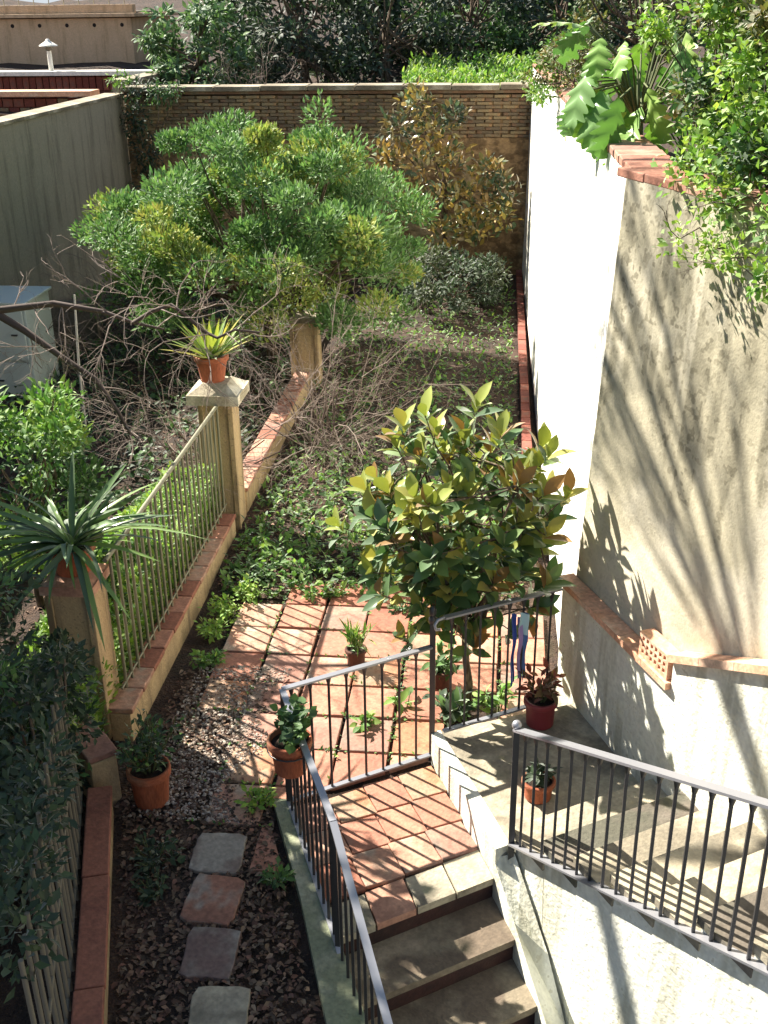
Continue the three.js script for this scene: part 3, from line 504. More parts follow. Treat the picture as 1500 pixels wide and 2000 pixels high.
// ---------------------------------------------------------------- beyond the walls, top of the picture
{
  const g = thing('brick_parapet', 'red brick parapet with white coping behind the grey side wall', 'parapet', [-7.1, 0, -24]);
  mesh('backing', box(9, 3.3, 0.3, -4.55, 1.63, -0.22, 0), mRedBricks[0], g);
  for (let k = 0; k < 60; k++) { const m = mesh('brick', boxUV(new RoundedBoxGeometry(0.13, 0.27, 0.08, 1, 0.01)), mRedBricks[Math.floor(r0() * 2)], g); m.position.set(-0.1 - k * 0.145, 3.14, -0.05 + (r0() - .5) * 0.02); }
  mesh('coping', box(9.1, 0.09, 0.5, -4.5, 3.345, -0.18, 0.01), M({ map: mWhiteRender.map, bumpMap: bumpFine, bumpScale: 0.004 }), g);
}
{
  const g = thing('brick_parapet', 'lower red brick parapet with pink clay coping at the left edge', 'parapet', [-7.85, 0, -21.6]);
  mesh('backing', box(8, 3.05, 0.3, -4.02, 1.5, -0.2, 0), mRedBricks[0], g);
  for (let j = 0; j < 3; j++) for (let k = 0; k < 26; k++) { const m = mesh('brick', boxUV(new RoundedBoxGeometry(0.2, 0.15, 0.07, 1, 0.012)), r0() < 0.2 ? mBricks[0] : mRedBricks[Math.floor(r0() * 2)], g); m.position.set(-0.12 - k * 0.22 - (j % 2) * 0.1, 2.62 + j * 0.165, -0.03 + (r0() - .5) * 0.03); }
  mesh('coping', box(8.1, 0.1, 0.52, -4.0, 3.115, -0.14, 0.012), mLedge, g);
}
{
  const g = thing('boundary_wall', 'weathered wall running back past the bush from the corner of the brick wall', 'wall', [-6.95, 0, -20.9]);
  mesh('wall_body', box(0.3, 3.32, 3.0, -0.1, 1.66, -1.6, 0.01), mGreyRender, g); mesh('coping', box(0.4, 0.07, 3.1, -0.1, 3.358, -1.6, 0.012), mCoping, g);
}
{
  const g = thing('building', 'ochre building with a row of small dark vents under its eaves', 'building', [-9.6, 0, -30]);
  mesh('wall', box(9, 4.35, 4, -4.5, 2.17, -2, 0.01), mBuilding, g);
  mesh('cornice', box(9.3, 0.09, 4.3, -4.5, 4.41, -2, 0.012), mBuilding, g);
  mesh('parapet', box(9.1, 0.2, 0.25, -4.5, 4.56, -0.2, 0.01), mBuilding, g);
  mesh('roof', box(9, 0.05, 3.9, -4.5, 4.47, -2.1, 0), mConcreteDark, g);
  for (let k = 0; k < 12; k++) { const m = mesh('vent', new THREE.CylinderGeometry(0.05, 0.05, 0.06, 8), M({ color: rgb(0.02, 0.015, 0.012) }), g); m.rotation.x = Math.PI / 2; m.position.set(-0.25 - k * 0.73, 4.18, -0.024); }
  const rl = new GB(); for (let k = 0; k < 22; k++) rl.tube([V(-0.2 - k * 0.4, 4.66, -0.2), V(-0.2 - k * 0.4, 5.3, -0.2)], 0.012, 0.012, 4); rl.tube([V(-0.1, 5.28, -0.2), V(-9, 5.28, -0.2)], 0.02, 0.02, 4); rl.tube([V(-0.1, 4.98, -0.2), V(-9, 4.98, -0.2)], 0.012, 0.012, 4);
  mesh('roof_railing', rl.get(), mGalv, g);
}
{
  const g = thing('vent_cowl', 'pale mushroom-shaped vent cowl on a pipe above the white coping', 'vent', [-9.55, 0, -24.12]);
  mesh('pipe', new THREE.CylinderGeometry(0.045, 0.05, 0.55, 10).translate(0, 3.62, 0), mWhiteRender, g);
  mesh('collar', new THREE.CylinderGeometry(0.09, 0.06, 0.08, 10).translate(0, 3.82, 0), mConcreteDark, g);
  mesh('cap', new THREE.LatheGeometry([[0.19, 0], [0.185, 0.02], [0.10, 0.07], [0.05, 0.1], [0.03, 0.14], [0, 0.145]].map(([a, b]) => new THREE.Vector2(a, b)), 16).translate(0, 3.87, 0), mWhiteRender, g);
}
{
  const g = thing('garden_shed', 'pale grey-green metal garden cabinet at the left edge of the neighbouring plot', 'cabinet', [-6.45, 0, -13.4]);
  const m = M({ color: rgb(0.5, 0.56, 0.54), roughness: 0.6, bumpMap: bumpFine, bumpScale: 0.002 });
  mesh('body', box(1.1, 1.24, 0.8, 0, 0.62, -0.02, 0.012), m, g);
  for (const [x, y, w, h] of [[-0.27, 0.86, 0.5, 0.66], [0.27, 0.86, 0.5, 0.66], [0, 0.26, 1.04, 0.46]]) { const d = mesh('door', box(w, h, 0.03, x, y, 0.41, 0.006), m, g); const hd = mesh('handle', box(0.08, 0.02, 0.03, x + 0.12, y, 0.44, 0.006), mIron, d); }
  mesh('lid', box(1.18, 0.035, 0.9, 0, 1.262, 0, 0.01), m, g);
  const s = thing('concrete_slab', 'grey upright concrete slab standing behind the garden cabinet', 'slab', [-6.2, 0, -15.2]); mesh('slab', box(0.8, 0.75, 0.1, 0, 0.36, 0, 0.015), mConcreteDark, s); mesh('foot', box(0.9, 0.12, 0.3, 0, 0.04, 0, 0.015), mConcreteDark, s);
}
// ---------------------------------------------------------------- pots
const potGeo = (rt, rb, h) => new THREE.LatheGeometry([[0, 0], [rb, 0], [rb + 0.006, 0.006], [rt - 0.012, h * 0.8], [rt, h * 0.8], [rt + 0.004, h * 0.82], [rt + 0.004, h - 0.006], [rt - 0.002, h], [rt - 0.016, h], [rt - 0.02, h * 0.8], [rt - 0.02, h * 0.72]].map(([a, b]) => new THREE.Vector2(a, b)), 24);
function pot(name, label, pos, rt, rb, h, mat = mPot, group = 'terracotta plant pots') {
  const g = thing(name, label, 'plant pot', pos, r0() * 6, group); mesh('pot_wall', potGeo(rt, rb, h), mat, g);
  const s = new THREE.CircleGeometry(rt - 0.018, 16); s.rotateX(-Math.PI / 2); s.translate(0, h * 0.86, 0); mesh('soil', s, mSoil, g); return g;
}
// a small plant: leaves in a rosette or tuft, its own stems
function plant(name, label, pos, { n = 60, r = 0.15, h = 0.2, geo = gMid, mat = mLeaf, pal, stems = 6, s0 = 0.7, s1 = 1.2, seed = 1, group, cat = 'plant', arch = 0.5 }) {
  const g = thing(name, label, cat, pos, 0, group), q = rng(seed), gb = new GB(), items = [];
  const tips = []; for (let k = 0; k < stems; k++) { const a = q() * 6.28, d = r * Math.sqrt(q()), t = V(Math.cos(a) * d, h * (0.45 + 0.5 * q()), Math.sin(a) * d); tips.push(t); gb.tube(limb(q, V(Math.cos(a) * d * 0.15, -0.01, Math.sin(a) * d * 0.15), t, 3, 0.06), 0.006, 0.003, 4, false); }
  mesh('stem', gb.get(), mStem, g);
  for (let i = 0; i < n; i++) { const t = pick(q, tips), k = 0.25 + 0.75 * q(), p = t.clone().multiplyScalar(k).add(rv(q).multiplyScalar(r * 0.25)); p.y = Math.max(0.005, p.y); const d = V(p.x, arch * h * q(), p.z).add(rv(q).multiplyScalar(r * 0.8)); items.push([orient(p, d, UP.clone().add(rv(q).multiplyScalar(0.6)), s0 + (s1 - s0) * q()), tint(q, pick(q, pal))]); }
  instanced('leaves', geo, mat, items, g); return g;
}
const LEAFY = [rgb(0.28, 0.46, 0.05), rgb(0.34, 0.48, 0.06), rgb(0.20, 0.38, 0.04)];
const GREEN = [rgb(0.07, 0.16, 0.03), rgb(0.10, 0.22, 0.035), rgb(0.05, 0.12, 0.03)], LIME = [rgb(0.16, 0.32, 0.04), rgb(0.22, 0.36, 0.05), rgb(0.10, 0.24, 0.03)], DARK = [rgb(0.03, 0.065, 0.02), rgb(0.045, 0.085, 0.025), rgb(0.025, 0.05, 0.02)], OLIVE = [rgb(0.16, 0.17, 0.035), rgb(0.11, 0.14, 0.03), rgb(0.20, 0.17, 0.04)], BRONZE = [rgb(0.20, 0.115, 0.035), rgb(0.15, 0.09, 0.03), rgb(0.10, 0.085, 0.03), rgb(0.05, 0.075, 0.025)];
// ---------------------------------------------------------------- glossy broad-leaved tree by the stairs
{
  const r = rng(201), g = thing('magnolia_tree', 'young tree with big glossy olive-tipped leaves beside the landing railing', 'tree', [-0.14, 0, -6.56]);
  const gb = new GB(), tips = [];
  const fork = V(-0.02, 0.66, 0.06);
  gb.tube([V(0, -0.03, 0), V(0.015, 0.25, 0.02), V(-0.01, 0.45, 0.05), fork], 0.032, 0.024, 7);
  const ctr = V(-0.06, 1.62, 0.0);
  for (let k = 0; k < 17; k++) {
    const a = k / 17 * 12.566 + r() * 0.4, e = 0.35 + 0.75 * r(), b = V(Math.cos(a) * 0.42, 0.80 + e, Math.sin(a) * 0.40); const mid = limb(r, fork, b, 4, 0.05); gb.tube(mid, 0.016, 0.008, 5, false);
    for (let j = 0; j < 7; j++) { const d = ball(r).normalize(), kk = 0.62 + 0.5 * r(), q = V(ctr.x + d.x * 0.64 * kk, ctr.y - 0.08 + d.y * 0.80 * kk, ctr.z + d.z * 0.56 * kk); if (q.clone().sub(b).length() > 0.75) { j -= r() < 0.75 ? 1 : 0; continue; } if (q.y < 0.72) q.y = 0.72 + r() * 0.2; gb.tube(limb(r, b, q, 3, 0.06), 0.007, 0.004, 4, false); tips.push([q, d]); }
    tips.push([b.clone(), V(Math.cos(a), 0.3, Math.sin(a))]);
  }
  for (const [x, y, z] of [[-0.42, 0.78, 0.3], [0.3, 0.82, 0.25], [0.05, 0.74, 0.32], [-0.2, 0.9, 0.35], [0.45, 1.0, 0.2], [-0.6, 1.05, 0.2], [-0.68, 1.75, 0.1], [-0.5, 2.05, 0], [0.6, 1.75, 0.1], [-0.3, 2.25, 0.05]]) { gb.tube(limb(r, V(x * 0.25, Math.max(0.8, y * 0.75), z * 0.2), V(x, y, z), 3, 0.06), 0.007, 0.004, 4, false); tips.push([V(x, y, z), V(x, y > 1.3 ? 0.4 : 0.0, z).normalize()]); }
  tips.push([V(-0.86, 1.48, 0.1), V(-1, 0.4, 0.2)], [V(0.02, 2.3, 0), V(0, 1, 0)], [V(0.48, 2.0, 0.05), V(0.6, 1, 0)]);
  gb.tube(limb(r, V(-0.42, 1.3, 0.1), V(-0.86, 1.48, 0.1), 3, 0.05), 0.007, 0.004, 4, false);
  mesh('trunk', boxUV(gb.get()), mBark, g);
  const mk = (c, coat) => { const m = mLeafGloss.clone(); m.color = c; m.clearcoat = coat; return m; };
  const mats = [mk(rgb(0.045, 0.11, 0.028), 0.9), mk(rgb(0.07, 0.16, 0.035), 0.85), mk(rgb(0.13, 0.22, 0.045), 0.7), mk(rgb(0.28, 0.33, 0.04), 0.4), mk(rgb(0.36, 0.34, 0.05), 0.35), mk(rgb(0.30, 0.16, 0.035), 0.35)];
  const all = [];
  for (const [q, d] of tips) {
    const top = d.y > 0.15 || r() < 0.15, n = 6 + Math.floor(r() * 4), ax = d.clone().multiplyScalar(0.6).add(V(0, 0.75, 0)).add(rv(r).multiplyScalar(0.25)).normalize();
    const s1 = UP.clone().cross(ax).add(V(0.01, 0, 0)).normalize(), s2 = ax.clone().cross(s1);
    for (let k = 0; k < n; k++) {
      const a = k * 2.4, open = 0.35 + 0.95 * (k / n), dir = ax.clone().multiplyScalar(Math.cos(open)).addScaledVector(s1, Math.sin(open) * Math.cos(a)).addScaledVector(s2, Math.sin(open) * Math.sin(a));
      const young = top && k < n * 0.5, mi = young ? (r() < 0.6 ? 3 : r() < 0.6 ? 4 : 5) : r() < 0.17 ? 3 + Math.floor(r() * 3) : Math.floor(r() * 3);
      all.push([orient(q.clone().addScaledVector(ax, -0.015 * k), dir, ax, 0.72 + 0.5 * r()), mats[mi], q.z]);
    }
  }
  for (let k = 0; k < 170; k++) { const d = ball(r), q = V(ctr.x + d.x * 0.5, ctr.y + d.y * 0.66 - 0.18, ctr.z + d.z * 0.5); all.push([orient(q, d.clone().add(V(0, 0.3, 0)).add(rv(r).multiplyScalar(0.5)), UP.clone().add(rv(r).multiplyScalar(0.6)), 0.6 + 0.5 * r()), mats[Math.floor(r() * 3)], -9]); }
  all.sort((a, b) => b[2] - a[2]); const rest = [];
  all.forEach(([m4, m], i) => { if (i < 300) { const o = mesh('leaf', gMag, m, g); o.applyMatrix4(m4); } else rest.push([m4, m.color]); });
  instanced('leaves', gMag, mLeafGloss, rest, g);
}
// generic leafy tree: trunk, limbs to every clump, leaves in clumps
function tree(name, label, cat, pos, { clumps, geo, mat = mLeaf, trunkR = 0.08, trunkH, seed, group, opts = {}, tm = mBark }) {
  const g = thing(name, label, cat, pos, 0, group), r = rng(seed), gb = new GB(), top = V(0, trunkH, 0);
  gb.tube(limb(r, V(0, -0.08, 0), top, 5, 0.03), trunkR, trunkR * 0.6, 8);
  clumps.forEach(([x, y, z], i) => { if (i % 2 === 0 || clumps.length < 25) gb.tube(limb(r, V((r() - .5) * 0.1, trunkH * (0.55 + 0.45 * r()), (r() - .5) * 0.1), V(x, y, z), 4, 0.06), trunkR * 0.35, 0.008, 5, false); });
  mesh('trunk', boxUV(gb.get()), tm, g);
  instanced('crown', geo, mat, clumpLeaves(r, clumps, opts), g); return g;
}
function dome(r, n, cx, cy, cz, rx, ry, rz, cr, leaves, pals, low = -0.35) { // clumps over an uneven dome
  const out = []; for (let k = 0; k < n; k++) { let d; do { d = ball(r).normalize(); } while (d.y < low); const q = 0.66 + 0.44 * r(), s = cr * (0.65 + 0.7 * r()); out.push([cx + d.x * rx * q, cy + d.y * ry * q, cz + d.z * rz * q, s, s * 0.6, s, Math.round(leaves * (0.6 + 0.8 * r())), pick(r, pals)]); }
  return out;
}
// rounded evergreen in the middle of the garden
{
  const r = rng(301), P = [[rgb(0.14, 0.28, 0.06), rgb(0.19, 0.33, 0.07), rgb(0.09, 0.20, 0.05)], [rgb(0.32, 0.41, 0.07), rgb(0.24, 0.36, 0.06), rgb(0.38, 0.40, 0.08)], [rgb(0.12, 0.25, 0.06), rgb(0.16, 0.29, 0.07)], [rgb(0.15, 0.28, 0.06), rgb(0.11, 0.23, 0.05)]];
  const cl = dome(r, 150, -0.12, 1.7, 0, 2.05, 1.42, 1.9, 0.33, 420, P, -0.6); 
  cl.push([-1.95, 2.15, 0.2, 0.36, 0.26, 0.36, 400, P[1]], [0.75, 3.3, -0.2, 0.22, 0.3, 0.22, 160, P[0]], [-0.85, 3.0, 0, 0.28, 0.26, 0.28, 170, P[0]], [1.1, 2.9, 0, 0.4, 0.3, 0.4, 220, P[0]], [1.75, 1.5, 0.5, 0.4, 0.25, 0.4, 200, P[0]], [1.2, 0.95, 1.2, 0.45, 0.25, 0.4, 200, P[2]], [-2.2, 1.0, 0.4, 0.4, 0.25, 0.4, 200, P[2]]);
  tree('pittosporum_tree', 'wide rounded evergreen with lime and mid-green tufted foliage in mid garden', 'tree', [-3.15, 0, -14.6], { clumps: cl, geo: gMid, mat: mLeaf, trunkR: 0.09, trunkH: 1.1, seed: 303, opts: { up: 0.9, out: 0.8, rnd: 0.45, shell: 0.4, s0: 0.6, s1: 1.2 } });
}
// bronze-leaved tree against the brick wall
{
  const r = rng(311), B = [[rgb(0.40, 0.26, 0.05), rgb(0.30, 0.20, 0.045), rgb(0.18, 0.17, 0.05), rgb(0.09, 0.13, 0.045)], [rgb(0.46, 0.33, 0.06), rgb(0.24, 0.19, 0.05), rgb(0.10, 0.15, 0.045)], [rgb(0.06, 0.10, 0.04), rgb(0.17, 0.13, 0.04)]], cl = [];
  for (const [x, y, z, s] of [[-0.45, 3.15, 0, 0.3], [-0.75, 2.75, 0.2, 0.38], [-0.2, 2.7, 0, 0.36], [0.15, 2.9, 0, 0.25], [-0.95, 2.25, 0.1, 0.4], [-0.4, 2.2, 0.3, 0.42], [0.15, 2.25, 0.1, 0.35], [0.75, 2.05, 0.2, 0.3], [1.0, 1.75, 0.3, 0.34], [0.55, 1.6, 0.3, 0.4], [0.1, 1.65, 0.3, 0.42], [-0.5, 1.6, 0.3, 0.42], [0.95, 1.35, 0.3, 0.36], [0.5, 1.15, 0.3, 0.38], [0.0, 1.1, 0.4, 0.35]]) cl.push([x, y, z, s, s * 0.9, s, 130, pick(r, B)]);
  tree('bronze_tree', 'upright tree with glossy bronze and dark leaves against the old brick wall', 'tree', [-1.0, 0, -19.2], { clumps: cl, geo: gBroad, mat: mLeafGloss, trunkR: 0.06, trunkH: 1.9, seed: 313, opts: { up: 0.7, out: 0.6, rnd: 0.7, shell: 0.25, s0: 0.8, s1: 1.3 } });
}
// shrubs left of the fence
tree('leafy_shrub', 'bright green rounded-leaf shrub rising behind the fence at left', 'shrub', [-3.75, 0, -7.7], { clumps: [...dome(rng(321), 34, 0, 1.15, 0, 0.75, 0.75, 0.6, 0.24, 150, [LEAFY, LIME, GREEN], -0.8), [-0.2, 1.75, 0, 0.25, 0.2, 0.25, 140, LIME], [0.45, 1.62, 0.1, 0.25, 0.16, 0.2, 140, LIME]], geo: gMid, trunkR: 0.04, trunkH: 0.6, seed: 323, opts: { up: 0.6, shell: 0.3, s0: 0.6, s1: 1.1 } });
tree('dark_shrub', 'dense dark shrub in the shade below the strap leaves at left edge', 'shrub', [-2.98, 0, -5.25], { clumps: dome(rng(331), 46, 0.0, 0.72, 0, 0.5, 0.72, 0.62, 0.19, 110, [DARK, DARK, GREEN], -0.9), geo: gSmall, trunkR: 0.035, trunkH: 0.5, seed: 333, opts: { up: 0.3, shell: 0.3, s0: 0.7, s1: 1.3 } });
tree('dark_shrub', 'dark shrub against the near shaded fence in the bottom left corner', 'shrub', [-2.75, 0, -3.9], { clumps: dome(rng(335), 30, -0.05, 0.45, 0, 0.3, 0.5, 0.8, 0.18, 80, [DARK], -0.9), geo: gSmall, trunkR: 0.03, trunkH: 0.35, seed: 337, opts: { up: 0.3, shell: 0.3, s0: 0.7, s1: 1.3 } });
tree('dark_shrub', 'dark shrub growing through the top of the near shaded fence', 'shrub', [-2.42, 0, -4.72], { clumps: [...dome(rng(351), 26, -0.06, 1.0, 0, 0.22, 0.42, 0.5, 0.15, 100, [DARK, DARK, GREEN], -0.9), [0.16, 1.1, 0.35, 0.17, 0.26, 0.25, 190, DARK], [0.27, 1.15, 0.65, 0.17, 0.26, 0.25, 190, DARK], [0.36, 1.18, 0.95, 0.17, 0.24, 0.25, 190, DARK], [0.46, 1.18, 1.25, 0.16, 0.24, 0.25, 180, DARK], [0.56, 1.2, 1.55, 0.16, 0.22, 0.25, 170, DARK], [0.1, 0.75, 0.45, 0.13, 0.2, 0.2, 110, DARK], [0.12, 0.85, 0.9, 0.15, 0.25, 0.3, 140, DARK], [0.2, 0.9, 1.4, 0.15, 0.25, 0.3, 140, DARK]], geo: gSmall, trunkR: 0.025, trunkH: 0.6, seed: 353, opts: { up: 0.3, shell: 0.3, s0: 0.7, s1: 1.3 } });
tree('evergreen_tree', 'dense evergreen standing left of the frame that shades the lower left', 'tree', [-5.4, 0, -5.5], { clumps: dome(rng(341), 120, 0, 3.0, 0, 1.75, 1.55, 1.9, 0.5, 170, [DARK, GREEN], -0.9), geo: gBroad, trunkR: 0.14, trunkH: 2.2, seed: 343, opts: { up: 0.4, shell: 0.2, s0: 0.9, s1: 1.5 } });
tree('ivy', 'dark ivy clump hanging over the corner of the brick wall', 'ivy', [-6.45, 0, -20.3], { clumps: [[0, 3.3, 0, 0.5, 0.22, 0.3, 200, DARK], [0.35, 3.2, 0.1, 0.35, 0.25, 0.25, 160, GREEN], [-0.1, 2.8, 0.15, 0.3, 0.35, 0.15, 260, DARK], [0.05, 2.2, 0.15, 0.32, 0.45, 0.14, 300, DARK], [0.0, 1.5, 0.18, 0.36, 0.5, 0.15, 300, DARK], [-0.3, 3.45, 0.2, 0.25, 0.15, 0.2, 90, LIME], [0.6, 3.25, 0.15, 0.25, 0.15, 0.15, 80, GREEN]], geo: gMid, trunkR: 0.03, trunkH: 1.8, seed: 347, opts: { up: -0.2, shell: 0.3 } });
tree('dark_shrub', 'low dark spreading shrub below the bronze tree', 'shrub', [-0.75, 0, -17.6], { clumps: dome(rng(355), 40, 0, 0.5, 0, 0.8, 0.5, 1.1, 0.24, 100, [DARK, [rgb(0.05, 0.075, 0.02)]], -0.6), geo: gMid, trunkR: 0.03, trunkH: 0.3, seed: 357, opts: { up: 0.3, shell: 0.3 } });
// trees beyond the brick wall
{
  const far = [
    [-6.2, -23.6, 3.3, 1.15, 1.6, [[rgb(0.10, 0.20, 0.06), rgb(0.15, 0.27, 0.07), rgb(0.06, 0.13, 0.05)]], 'pale green leafy bush standing right of the ochre building'],
    [-4.3, -25.0, 3.6, 1.4, 2.4, [DARK, [rgb(0.03, 0.055, 0.03)]], 'dark evergreen beyond the brick wall, behind bare twigs'],
    [-2.6, -25.6, 3.8, 1.5, 2.6, [DARK, [rgb(0.05, 0.08, 0.02), rgb(0.03, 0.05, 0.02)]], 'dark olive tree beyond the middle of the brick wall'],
    [-0.9, -28.0, 4.0, 1.5, 2.6, [DARK, GREEN], 'mid-green tree behind the bright bank of weeds'],
    [1.2, -29.0, 4.0, 1.7, 2.6, [DARK, GREEN], 'tall dark tree beyond the end of the white wall'],
    [-5.2, -30, 4.4, 2.4, 3.2, [DARK], 'deep dark tree at the back left beyond the bush'],
    [-1.8, -33, 4.6, 2.6, 3.4, [DARK], 'deep dark tree at the back behind the olive tree'],
    [3.2, -34, 4.8, 2.8, 3.4, [DARK, GREEN], 'deep dark tree at the far right behind the creeper']];
  far.forEach(([x, z, cy, rx, ry, pals, label], i) => tree('broadleaf_tree', label, 'tree', [x, 2.6, z], { clumps: dome(rng(400 + i), i > 4 ? 60 : 52, 0, cy - 2.6, 0, rx, ry * 0.8, rx * 0.8, rx * 0.32, 110, pals, -0.95), geo: gBroad, trunkR: 0.1, trunkH: cy - 2.2, seed: 420 + i, group: 'trees beyond the brick wall', opts: { up: 0.2, shell: 0.25, s0: i > 4 ? 1.4 : 0.8, s1: i > 4 ? 2.2 : 1.5 } }));
}
// creeper over the right-hand wall, philodendron, olive tree behind
{
  const r = rng(501), cl = [];
  for (let k = 0; k < 210; k++) { const s = 0.3 + 3.0 * Math.pow(r(), 0.8), o = 0.06 + 0.75 * r(), y = 3.78 + 1.2 * r() * Math.min(1, 0.5 + s * 0.4) + o * 0.3, q = onW(s, o); const z = 0.13 + 0.09 * r(); cl.push([q.x, y, q.z, z, z, z, 210, pick(r, [LEAFY, LEAFY, OLIVE, GREEN, [rgb(0.22, 0.42, 0.05), rgb(0.30, 0.48, 0.06), rgb(0.14, 0.30, 0.04)], LIME])]); }
  for (let k = 0; k < 24; k++) { const s = 1.0 + 1.9 * r(), q = onW(s, 0.03 - 0.12 * r()); const z = 0.07 + 0.07 * r(); cl.push([q.x, 3.74 - Math.pow(r(), 2) * 0.22 * Math.min(1.6, s), q.z, z, z * 1.3, z, 75, pick(r, [LEAFY, LIME])]); }
  const g = thing('creeper', 'bright green small-leaved creeper spilling over the cream wall', 'creeper', [0, 0, 0]); const gb = new GB();
  for (const c of cl) { const q = V(c[0], c[1], c[2]); const a = onW(Math.max(0.5, q.clone().sub(L0).dot(WD) + (r() - 0.5) * 0.8), 0.45, 3.5); gb.tube(limb(r, a, q, 4, 0.08), 0.008, 0.003, 4, false); if (r() < 0.4) twigs(gb, r, q, V(-0.3, 0.1, 0.2).add(rv(r).multiplyScalar(0.7)), 0.22, 0.003, 1, 0.8); }
  mesh('stems', gb.get(), mTwigDark, g); instanced('leaves', leafGeo(0.042, 0.026, W_SIMPLE, 0.25, 0.1), mGrass, clumpLeaves(r, cl, { up: 0.2, out: 0.7, rnd: 0.9, shell: 0.1, s0: 0.7, s1: 1.4 }), g);
}
{ // big cut leaves on arching stalks
  const r = rng(511), g = thing('philodendron_plant', 'plant with big drooping deeply cut leaves on top of the white wall', 'plant', [0.98, 3.52, -8.4]);
  const L = 0.36, rows = 44, p = [], idx = []; // deeply cut blade: rounded lobes swept forward
  for (let k = 0; k <= rows; k++) { const t = k / rows, env = Math.sin(Math.PI * Math.min(1, 0.10 + t * 0.9)) * 0.125, lobe = 0.36 + 0.64 * Math.pow(Math.abs(Math.sin(t * Math.PI * 7.5)), 0.6), w = Math.max(0.004, env * lobe), y = -0.42 * L * t * t; p.push(-w, y - w * 0.35 + 0.015 * Math.sin(t * 23), t * L + w * 0.45, 0, y, t * L, w, y - w * 0.35 + 0.015 * Math.sin(t * 23 + 1), t * L + w * 0.45); if (k) { const a = (k - 1) * 3; idx.push(a, a + 3, a + 4, a, a + 4, a + 1, a + 1, a + 4, a + 5, a + 1, a + 5, a + 2); } }
  const lg = new THREE.BufferGeometry(); lg.setAttribute('position', new THREE.Float32BufferAttribute(p, 3)); lg.setIndex(idx); lg.computeVertexNormals();
  const mats = [rgb(0.20, 0.40, 0.04), rgb(0.12, 0.28, 0.04), rgb(0.28, 0.46, 0.05), rgb(0.08, 0.20, 0.04)].map((c) => { const m = mLeafGloss.clone(); m.color = c; m.clearcoat = 0.35; m.transmission = 0.4; return m; });
  const gb = new GB(); gb.tube([V(0, 0, 0), V(-0.04, 0.2, 0.02), V(-0.05, 0.38, 0.05)], 0.05, 0.035, 7);
  for (let k = 0; k < 40; k++) {
    const a = 1.2 + k * 2.4 + r() * 0.5, rad = 0.25 + 0.42 * r(), y = 0.3 + 0.75 * r() - 0.3 * (k % 3 === 0), t = V(Math.cos(a) * rad * 0.9 - 0.12, y, Math.sin(a) * rad);
    t.x = Math.max(t.x, -0.42); if (t.x < -0.1) t.y = Math.max(t.y, 0.5);
    const c = V(-0.05, 0.3, 0.04), mid = c.clone().lerp(t, 0.5).add(V(0, 0.14, 0)); gb.tube([c, mid, t], 0.009, 0.006, 5, false);
    const m = mesh('leaf', lg, mats[k % 4], g); m.applyMatrix4(orient(t, V(t.x * 0.7, -0.35 - 0.5 * r() + (y > 0.8 ? 0.5 : 0), t.z * 0.7).add(rv(r).multiplyScalar(0.2)), UP.clone().add(rv(r).multiplyScalar(0.5)), 0.7 + 0.5 * r()));
  }
  mesh('stalks', gb.get(), mStem, g);
}
tree('olive_tree', 'yellowish olive-leaved tree behind the top of the white wall', 'tree', [1.6, 3.4, -13.5], { clumps: dome(rng(521), 40, -0.1, 1.3, 0, 0.95, 0.9, 0.8, 0.26, 120, [OLIVE, [rgb(0.13, 0.16, 0.04), rgb(0.08, 0.12, 0.03)]], -0.8), geo: gSmall, trunkR: 0.06, trunkH: 0.8, seed: 523, opts: { up: 0.3, shell: 0.3, s0: 0.8, s1: 1.4 } });
tree('leafy_shrub', 'tall green shrub behind the creeper at the top right', 'shrub', [2.5, 3.4, -7.6], { clumps: dome(rng(531), 60, 0, 1.0, 0, 1.0, 1.1, 1.0, 0.3, 130, [GREEN, LIME, DARK], -0.9), geo: gMid, trunkR: 0.05, trunkH: 0.7, seed: 533, opts: { up: 0.3, shell: 0.3, s0: 0.6, s1: 1.1 } });
// trailing tuft on the near top of the white wall
tree('leafy_shrub', 'small light green shrub trailing over the far top of the white wall', 'shrub', [0.75, 3.6, -13.0], { clumps: dome(rng(541), 26, -0.1, 0.25, 0, 0.38, 0.4, 0.8, 0.16, 90, [LIME, OLIVE], -0.6), geo: gSmall, trunkR: 0.02, trunkH: 0.2, seed: 543, opts: { up: 0.1, shell: 0.3 } });
